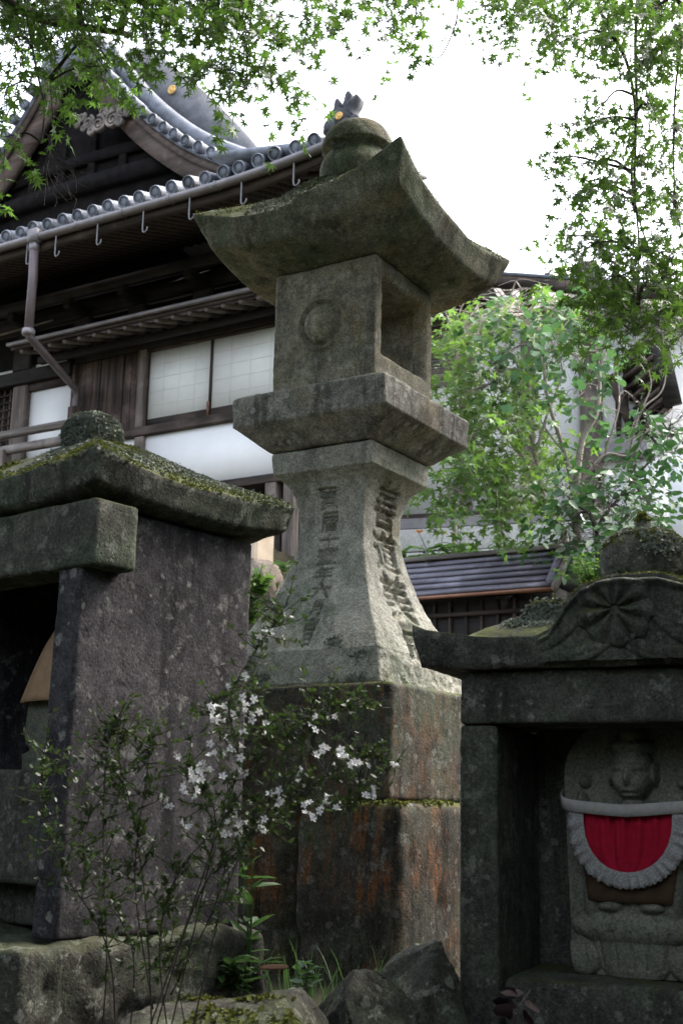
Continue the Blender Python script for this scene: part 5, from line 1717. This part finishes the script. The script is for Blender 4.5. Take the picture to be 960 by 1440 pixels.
# ---- unseen evergreens, added out of frame to keep light off the foreground
blocker_trees = [(-2.4, -4.8, 4.8, 2.2, 'low unseen evergreen added to block light, facing the plain-sided shrine across the path'), (-6.0, -2.0, 7, 2.6, 'broad dark evergreen at the end of the wood, behind the plain-sided shrine\'s forecourt'), (2.0, -4.2, 7.5, 2.8, 'tall unseen evergreen added to block light, facing the stone lantern across the path'), (5.0, -2.0, 7, 3.0, 'broad unseen evergreen added to block light, facing the chrysanthemum shrine across the path'), (-5.6, 2.6, 8, 2.4, 'unseen evergreen added to block light beyond the trunk of the gable maple'), (4.1, 2.0, 6.6, 2.1, 'bushy unseen evergreen added to block light, before the trunk of the weeping maple'), (5.4, 4.8, 7.5, 2.4, 'dense unseen evergreen added to block light, behind the trunk of the weeping maple'), (6.4, 9.0, 6.5, 2.2, 'unseen evergreen added to block light beside the white wing, past the weeping maple')]
for k, (x, y, hgt, w, lab) in enumerate(blocker_trees):
    root = empty('light_blocker_tree', (x, y, 0), 0, lab, 'tree', 'unseen evergreens added to block light')
    V, Q, T = tube_vf([(0, 0, -.2), (.05, 0, hgt * .5), (0, .05, hgt)], [.26, .18, .04], 8); add('trunk', V, [Q, T], MAT['bark'], root, True)
    m = 13000; t = rgc.uniform(0, 1, m) ** 1.1; zz_ = .5 + t * (hgt - .5); rr = w * (1.05 - t ** 1.6) * np.sqrt(rgc.uniform(.15, 1, m)); an = rgc.uniform(0, 2 * np.pi, m)
    C = np.column_stack([rr * np.cos(an), rr * np.sin(an), zz_]); D = np.column_stack([np.cos(an), np.sin(an), np.full(m, -.4)]) + rgc.normal(0, .3, (m, 3))
    keep = ~in_view(C + (x, y, 0), 120) & (np.linalg.norm(C + (x, y, 0) - CAM, axis=1) > 1.2); C, D = C[keep], D[keep]; m = len(C)
    V, T = scatter('oval', C, D, np.array([0, 0, 1.]) + rgc.normal(0, .6, (m, 3)), rgc.uniform(.16, .34, m))
    add('crown', V, T, MAT['canopy'], root)

# ---- young trees before the white wing
gz_ = lambda p: (p[0], p[1], ground_z(p[0], p[1]))
Y0 = 12.6
b0 = at(800, 800, Y0)
limbs = [([(b0[0], b0[1], ground_z(b0[0], b0[1])), tuple(at(795, 772, Y0)), tuple(at(780, 735, Y0)), tuple(at(765, 700, Y0)), tuple(at(752, 640, Y0)), tuple(at(735, 560, Y0)), tuple(at(725, 500, Y0))], .05, .012),
         ([at(772, 712, Y0), at(740, 690, Y0), at(700, 700, Y0 - .1), at(660, 690, Y0 - .2)], .02, .006),
         ([at(760, 670, Y0), at(715, 620, Y0), at(670, 560, Y0 - .1), at(640, 500, Y0 - .1)], .02, .006),
         ([at(752, 640, Y0), at(770, 580, Y0), at(790, 520, Y0), at(770, 470, Y0)], .018, .006)]
sprays = [(640, 500, Y0 - .2, 20, 22, 14), (675, 470, Y0, 24, 16, 14), (640, 560, Y0 - .1, 18, 24, 16), (690, 540, Y0 - .2, 30, 26, 26), (665, 610, Y0 - .3, 28, 22, 22), (715, 610, Y0 - .2, 28, 26, 24), (660, 660, Y0 - .3, 22, 18, 16), (705, 670, Y0 - .2, 28, 22, 22), (640, 690, Y0 - .3, 16, 12, 9), (620, 700, Y0 - .3, 10, 8, 4), (750, 650, Y0 - .2, 22, 22, 14), (725, 700, Y0 - .2, 22, 16, 11), (740, 560, Y0, 22, 26, 14), (690, 720, Y0 - .3, 12, 12, 5), (705, 745, Y0 - .3, 8, 16, 3), (770, 610, Y0, 18, 26, 9), (665, 440, Y0, 22, 10, 9), (720, 440, Y0, 24, 14, 10), (780, 430, Y0, 24, 14, 9)]
foliage_tree('maple_sapling', 'slender young maple with feathery bright leaves before the white wall', 'tree', limbs, sprays, 'maple5', MAT['maple_b'], MAT['pale_twig'], 903, .34, .052, .082, 'young trees before the white wing', feeder=.008, tilt=.5, dens=1.8, tight=.85)
Y1 = 12.2
b0 = at(815, 790, Y1)
limbs = [([(b0[0], b0[1], ground_z(b0[0], b0[1])), tuple(at(812, 760, Y1)), tuple(at(810, 690, Y1)), tuple(at(818, 620, Y1)), tuple(at(838, 580, Y1)), tuple(at(842, 520, Y1)), tuple(at(830, 450, Y1))], .055, .012),
         ([at(812, 720, Y1), at(795, 640, Y1), at(770, 560, Y1), at(760, 480, Y1), at(740, 440, Y1)], .03, .008),
         ([at(815, 680, Y1), at(850, 640, Y1), at(885, 640, Y1), at(915, 600, Y1), at(945, 575, Y1)], .022, .007),
         ([at(884, 640, Y1), at(900, 580, Y1), at(930, 550, Y1), at(938, 510, Y1)], .014, .005), ([at(900, 580, Y1), at(915, 540, Y1), at(905, 500, Y1)], .010, .004), ([at(850, 640, Y1), at(870, 570, Y1), at(868, 520, Y1), at(880, 490, Y1)], .014, .004),
         ([at(795, 640, Y1), at(760, 590, Y1), at(745, 530, Y1)], .012, .004), ([at(842, 520, Y1), at(855, 480, Y1), at(845, 440, Y1)], .010, .004)]
sprays = [(700, 440, Y1 + .2, 22, 12, 8), (740, 455, Y1, 22, 14, 11), (790, 455, Y1, 26, 16, 13), (830, 440, Y1, 20, 14, 8), (720, 490, Y1, 22, 14, 10), (760, 500, Y1, 24, 14, 11), (810, 500, Y1, 22, 16, 10), (845, 490, Y1, 14, 18, 6), (815, 545, Y1, 16, 12, 5), (845, 570, Y1, 16, 14, 5), (700, 520, Y1, 18, 10, 5), (885, 555, Y1, 10, 6, 1), (770, 425, Y1, 28, 10, 8)]
foliage_tree('redbud_tree', 'small tree with broad rounded leaves and bare pale branches beside the wing post', 'tree', limbs, sprays, 'round', MAT['round'], MAT['pale_twig'], 904, .28, .085, .10, 'young trees before the white wing', feeder=.009, tilt=.5, dens=1.7)
Y2 = 11.6
b0 = at(845, 800, Y2)
limbs = [([(b0[0], b0[1], ground_z(b0[0], b0[1])), tuple(at(840, 770, Y2)), tuple(at(830, 720, Y2)), tuple(at(845, 680, Y2))], .04, .012), ([at(836, 745, Y2), at(870, 700, Y2), at(895, 680, Y2)], .02, .006), ([at(832, 725, Y2), at(800, 700, Y2), at(790, 680, Y2)], .016, .006), ([at(870, 700, Y2), at(920, 640, Y2), at(945, 615, Y2)], .014, .005)]
sprays = [(800, 690, Y2, 20, 18, 9), (835, 665, Y2, 24, 16, 10), (880, 670, Y2, 24, 14, 9), (850, 705, Y2, 26, 16, 12), (900, 700, Y2, 20, 14, 8), (810, 735, Y2, 22, 14, 10), (840, 750, Y2, 22, 14, 9), (880, 725, Y2, 18, 10, 6), (790, 765, Y2, 14, 8, 4), (920, 720, Y2, 10, 8, 3),
          (905, 610, Y2, 18, 12, 8), (940, 600, Y2, 18, 16, 10), (950, 635, Y2, 14, 14, 6), (920, 585, Y2, 14, 8, 4)]
foliage_tree('camellia_shrub', 'dark glossy-leaved shrub at the foot of the young trees', 'shrub', limbs, sprays, 'oval', MAT['camellia'], MAT['twig'], 905, .26, .075, .11, None, feeder=.007, tilt=.6, dens=2.7)
# bare twig tangle under the wing's eave
rgv = np.random.default_rng(31)
bt = at(640, 470, 14.2); b0 = np.array([bt[0], bt[1], ground_z(bt[0], bt[1]) - .2])
vine = empty('bare_vine', tuple(b0), 0, 'tangle of bare pale twigs below the dark eave of the white wing', 'vine')
w = Bag(); w.tube(curve_pts([b0, b0 + (0, .1, 2.2), bt + (0, 0, -.6), bt], 6) - b0, np.linspace(.03, .015, 19), 6)
for k in range(46):
    px_, py_ = rgv.uniform(608, 745), rgv.uniform(402, 440)
    a = at(px_, py_, 14.2 + rgv.normal(0, .15)); c = a + np.array([rgv.normal(0, .28), rgv.normal(0, .1), rgv.normal(.02, .13)])
    m = (a + c) / 2 + rgv.normal(0, .08, 3)
    w.tube(curve_pts([a, m, c], 5) - b0, np.linspace(.009, .004, 11), 4)
    if k % 3 == 0:
        w.tube(curve_pts([bt, (bt + a) / 2 + rgv.normal(0, .1, 3), a], 5) - b0, np.linspace(.012, .007, 11), 4)
w.build('stem', MAT['pale_twig'], vine, True)


def herb(name, label, cat, pos, h, nstem, nleaf, leaf, tmpl, mat, seed, spread=.3, group=None, flower=None, rise=.5):
    rg = np.random.default_rng(seed)
    root = empty(name, tuple(pos), 0, label, cat, group)
    w = Bag(); C, D, N, S = [], [], [], []; tips = []
    for k in range(nstem):
        an = rg.uniform(0, 2 * math.pi); sp = spread * rg.uniform(.2, 1)
        tip = np.array([math.cos(an) * sp, math.sin(an) * sp, h * rg.uniform(.6, 1.0)])
        P = curve_pts([(0, 0, 0), tip * (.35, .35, .55), tip], 6); w.tube(P, np.linspace(h * .012, h * .005, len(P)), 5); tips.append(tip)
        for q in range(nleaf):
            t = rg.uniform(.15, 1); p = P[int(t * (len(P) - 1))]; a2 = q * 2.4 + k
            C.append(p); D.append((math.cos(a2), math.sin(a2), rise * rg.uniform(.2, 1.4))); N.append(np.array([0, 0, 1.]) + rg.normal(0, .35, 3)); S.append(leaf * rg.uniform(.6, 1.15))
    w.build('stem', MAT['herb'], root, True)
    V, T = scatter(tmpl, np.array(C), np.array(D), np.array(N), np.array(S)); add('leaves', V, T, mat, root)['kind'] = 'stuff'
    if flower:
        for tip in tips[:flower]:
            n = 6; an = np.arange(n) * 2 * math.pi / n
            V, T = scatter('oval', np.repeat(tip[None], n, 0), np.column_stack([np.cos(an), np.sin(an), np.full(n, .7)]), np.repeat([[0, 0, 1.]], n, 0), np.full(n, .07))
            add('flower', V, T, MAT['lily'], root)
    return root


def bank(px_, py_, Y):
    p = at(px_, py_, Y); return p
p = bank(613, 795, 13.3); herb('lily_plant', 'lily clump with orange flowers on the bank behind the plank roof', 'plant', p - (0, 0, .25), .62, 7, 11, .26, 'narrow', MAT['herb'], 41, .35, None, 3)
p = bank(585, 795, 13.2); herb('leafy_plant', 'low leafy clump beside the lily on the bank', 'plant', p - (0, 0, .15), .32, 7, 11, .22, 'narrow', MAT['herb'], 42, .4)
p = bank(668, 785, 13.2); herb('leafy_plant', 'sparse leafy sprouts behind the middle of the plank roof', 'plant', p - (0, 0, .1), .22, 6, 8, .2, 'narrow', MAT['herb'], 43, .4)
p = bank(712, 778, 13.2); herb('leafy_plant', 'tiny leafy sprouts behind the plank roof near the young maple', 'plant', p - (0, 0, .05), .12, 5, 6, .15, 'narrow', MAT['herb'], 44, .3)
p = bank(352, 850, 12.5); herb('leafy_shrub', 'bright green shrub before the boulder wall, seen past the shrine cap', 'shrub', p - (0, 0, .2), .62, 16, 24, .11, 'maple5', MAT['maple_b'], 45, .32)
p = bank(398, 800, 13.0); herb('leafy_plant', 'small green tuft growing from the boulder wall', 'plant', p - (0, 0, .05), .16, 5, 8, .10, 'narrow', MAT['herb'], 46, .12)
p = bank(838, 815, 10.6); herb('fine_shrub', 'pale green fine-leaved shrub at the end of the plank roof', 'shrub', p - (0, 0, .3), .55, 46, 40, .05, 'oval', MAT['maple_b'], 47, .42)
# the bank they grow on
bk = Bag()
V, Q = hslab(-3.2, 2.4, -.75, .75, 60, 18, lambda x, y: 3.55 + .35 * smooth01((y + .5) / 1.2) + .05 * fbm(np.column_stack([x, y, 0 * x]), 2, 3, 1), lambda x, y: 0 * x + 1.2)
pb = at(640, 800, 13.4)
o = add('planted_bank', V, Q, MAT['ground'], None, True); o.location = (pb[0], pb[1], 0); o.rotation_euler = (0, 0, -rad(25)); o['kind'] = 'structure'
# far tree beyond the porch roof
b0 = at(985, 560, 34); root = empty('far_tree', (b0[0], b0[1], 4.5), 0, 'pale green tree far behind the porch roof', 'tree')
V, Q, T = tube_vf([(0, 0, 0), (0, 0, 7)], [.2, .08], 7); add('trunk', V, [Q, T], MAT['bark'], root, True)
m = 2600; u = rgc.normal(0, 1, (m, 3)); u /= np.linalg.norm(u, axis=1)[:, None]
C = u * rgc.uniform(.5, 1, (m, 1)) ** .4 * (1.7, 1.7, 2.4) + (0, 0, b0[2] - 4.5 + .3) + .4 * np.column_stack([fbm(u, 3, 3, k) for k in range(3)])
V, T = scatter('quad', C, rgc.normal(0, 1, (m, 3)), rgc.normal(0, .6, (m, 3)) + (0, 0, 1), rgc.uniform(.2, .4, m)); add('crown', V, T, MAT['maple_b'], root)

# ---- flowering shrub in front of the plain-sided shrine
YS = 2.42
rgs = np.random.default_rng(53)
b0 = at(205, 1500, YS); base = np.array([b0[0], b0[1], b0[2] - .05])
shrub = empty('flowering_shrub', tuple(base), 0, 'straggling small-leaved shrub dotted with white star flowers before the lantern plinth', 'shrub')
lines = [[(240, 1490), (225, 1330), (250, 1230), (330, 1130), (375, 1020), (345, 945)], [(215, 1490), (207, 1300), (190, 1160), (168, 1070), (176, 1005)], [(165, 1490), (150, 1330), (80, 1210), (60, 1130), (62, 1050)],
         [(195, 1490), (300, 1190), (335, 1070), (322, 985), (370, 900), (405, 848)], [(205, 1490), (290, 1240), (400, 1140), (480, 1135), (540, 1105)], [(260, 1490), (330, 1220), (420, 1080), (440, 990)],
         [(230, 1490), (300, 1180), (285, 1110), (262, 1072)], [(300, 1230), (420, 1120), (510, 1065), (552, 1082)], [(140, 1490), (150, 1350), (145, 1180), (150, 1060), (165, 1010)], [(215, 1420), (190, 1240), (205, 1100), (215, 1030)],
         [(240, 1400), (300, 1280), (330, 1190), (400, 1150)], [(180, 1490), (185, 1330), (120, 1220), (128, 1130)], [(260, 1440), (245, 1360), (225, 1310)], [(350, 1180), (410, 1040), (470, 1000), (515, 985)], [(330, 1060), (300, 1010), (310, 975)]]
w = Bag(); C, D, N, S = [], [], [], []
for li, ln in enumerate(lines):
    yo = YS + rgs.normal(0, .05)
    P = curve_pts([at(x, y, yo + .02 * k * rgs.normal()) for k, (x, y) in enumerate(ln)], 10)
    w.tube(P - base, np.linspace(.0017 if li < 12 else .0012, .0007, len(P)), 5)
    seg_ = np.linspace(0, 1, len(P))
    stl = []
    for k in range(int(len(P) * 1.25)):
        t = rgs.uniform(.28, 1); p = P[int(t * (len(P) - 1))]
        d = rgs.normal(0, 1, 3) * (1, .7, .7) + (0, 0, .5); d /= np.linalg.norm(d); L = rgs.uniform(.02, .085) * (1.2 if li in (4, 5, 7, 13) else 1)
        tp = np.array([p, p + d * L * .5, p + d * L + (0, 0, .006)]); w.tube(tp - base, [.0011, .0009, .0006], 4)
        for q in range(int(3 + L * 100)):
            f = rgs.uniform(.1, 1); C.append(p + d * L * f); o_ = rgs.normal(0, 1, 3) + d * .8 + (0, 0, .3); D.append(o_); N.append(np.array([0, 0, 1.]) + rgs.normal(0, .5, 3)); S.append(rgs.uniform(.008, .017))
    for k in range(int(len(P) * 1.3)):
        t = rgs.uniform(.2, 1); p = P[int(t * (len(P) - 1))]; C.append(p); D.append(rgs.normal(0, 1, 3) + (0, 0, .4)); N.append(np.array([0, 0, 1.]) + rgs.normal(0, .5, 3)); S.append(rgs.uniform(.008, .018))
w.build('stem', MAT['twig'], shrub, True)
V, T = scatter('oval', np.array(C) - base, np.array(D), np.array(N), np.array(S)); add('leaves', V, T, MAT['serissa'], shrub)['kind'] = 'stuff'
# flowers: five pointed petals round a short throat
fm = []
for var in range(3):
    Vf, Tf = [], []
    for k in range(5):
        a = k * 2 * math.pi / 5; c, s = math.cos(a), math.sin(a); cup = (.25, .5, .05)[var]
        for (r_, ww_, zz_) in ((.15, .0, -.35),): pass
        b = len(Vf)
        for (r_, t_, zz_) in ((.10, 0, -.55), (.30, -.22, -.02), (.42, 0, .0), (.30, .22, -.02), (.70, -.26, cup * .6), (.95, 0, cup * .7 - .12), (.70, .26, cup * .6)):
            Vf.append((r_ * c - t_ * s, r_ * s + t_ * c, zz_))
        Tf += [(b, b + 1, b + 2), (b, b + 2, b + 3), (b + 1, b + 4, b + 2), (b + 2, b + 6, b + 3), (b + 4, b + 5, b + 2), (b + 5, b + 6, b + 2)]
    me = mesh('flower', np.array(Vf), np.array(Tf)); me.materials.append(MAT['petal']); fm.append(me)
spots = [(275, 1092, 9, 16), (262, 1108, 3, 10), (330, 1005, 8, 20), (300, 1000, 4, 10), (345, 985, 3, 14), (335, 1050, 4, 16), (376, 888, 3, 9), (392, 868, 2, 5), (343, 952, 1, 2), (372, 1010, 3, 14), (438, 1020, 2, 8), (450, 1055, 3, 12), (490, 1062, 4, 10), (505, 1072, 3, 8), (552, 1074, 1, 2), (523, 1116, 4, 8), (465, 1130, 5, 14), (432, 1140, 3, 10), (395, 1120, 3, 12), (330, 1172, 3, 9), (318, 1145, 3, 10), (370, 1165, 3, 8), (250, 1065, 1, 3), (232, 1130, 2, 5), (260, 1160, 2, 5), (300, 1050, 2, 10), (470, 1005, 1, 4), (420, 1085, 2, 8), (345, 1090, 2, 10)]
for (x, y, n_, sp) in spots:
    for k in range(int(n_ * 1.5 + .5)):
        p = at(x + rgs.normal(0, sp * .7), y + rgs.normal(0, sp * .7), YS - .05 + rgs.normal(0, .02)) - base
        o = link('flower', fm[rgs.integers(3)], None, shrub)
        o.location = tuple(p); s = rgs.uniform(.0070, .0115); o.scale = (s, s, s)
        v = Vector((rgs.normal(0, .9), -.6 + rgs.normal(0, .7), .5 + rgs.normal(0, .7)))
        o.rotation_euler = v.to_track_quat('Z', 'Y').to_euler()
# ---- weeds, grass, fallen leaf in the gap before the plinth
YG = 3.15
p = at(350, 1392, YG); herb('tall_weed', 'thin upright weed with lance leaves beside the shrine base slab', 'plant', p, .34, 2, 12, .07, 'narrow', MAT['herb'], 61, .05, None, None, .9)
p = at(432, 1398, 3.2); herb('small_weed', 'small broad-leaved weed behind the blocky edging stone', 'plant', p, .09, 5, 4, .045, 'oval', MAT['herb'], 62, .07)
p = at(330, 1395, 3.1); herb('fern_tuft', 'low ferny tuft at the foot of the tall weed', 'plant', p, .10, 9, 9, .06, 'narrow', MAT['herb'], 63, .10)
gb = Bag()
for k in range(90):
    q = at(rgs.uniform(330, 545), 1385 + rgs.normal(0, 8), 3.2 + rgs.uniform(-.1, .5)); q[2] = TERR - .02
    L = rgs.uniform(.05, .20); a = rgs.uniform(0, 6.28); bend = rgs.uniform(.15, .6) * L; s = np.array([math.cos(a + 1.57), math.sin(a + 1.57), 0]) * .0022; f = np.array([math.cos(a), math.sin(a), 0])
    P = [q + f * bend * t * t + (0, 0, L * t) for t in (0, .4, .75, 1)]
    V = [P[0] - s, P[0] + s, P[1] - s * .8, P[1] + s * .8, P[2] - s * .5, P[2] + s * .5, P[3]]
    gb.put(np.array(V), np.array([(0, 1, 3, 2), (2, 3, 5, 4)]), np.array([(4, 5, 6)]))
tag(gb.build('grass', MAT['herb']), 'thin grass blades growing in the gap before the lantern plinth', 'grass', kind='stuff')
q = at(385, 1362, 3.05); V, T = scatter('oval', q[None], np.array([[1., .1, -.05]]), np.array([[.1, -.5, 1.]]), np.array([.085]))
V, Q = hslab(-.034, .034, -.007, .007, 12, 5, lambda x, y: .004 * np.cos(x * 30) + .25 * y + .05 * x, lambda x, y: .004 * np.cos(x * 30) + .25 * y + .05 * x - .0015)
V[:, 1] *= np.sqrt(np.clip(1 - (V[:, 0] / .036) ** 2, .02, 1))
o = add('fallen_leaf', V, Q, MAT['dead'], None, True); o.location = tuple(q); o.rotation_euler = (rad(25), 0, rad(4)); tag(o, 'curled dry brown leaf lying on the weeds', 'leaf')
# withered maroon flower head on the threshold of the chrysanthemum shrine
q = at(725, 1418, 2.62)
root = empty('withered_flower', tuple(q), 0, 'withered dark maroon flower drooping at the threshold of the chrysanthemum shrine', 'flower')
rgm = np.random.default_rng(9)
V, Q, T = tube_vf(curve_pts([(-.02, .02, -.25), (-.015, .01, -.1), (.0, 0, -.01)], 6), .004, 5); add('stem', V, [Q, T], MAT['twig'], root, True)
for k in range(11):
    a = rgm.uniform(0, 6.28); d = np.array([[math.cos(a), math.sin(a) * .6, rgm.uniform(-.9, .6)]])
    V, T = scatter('oval', rgm.normal(0, .012, (1, 3)), d, rgm.normal(0, 1, (1, 3)), np.array([rgm.uniform(.03, .055)]))
    add('petal', V, T, MAT['wither'], root)
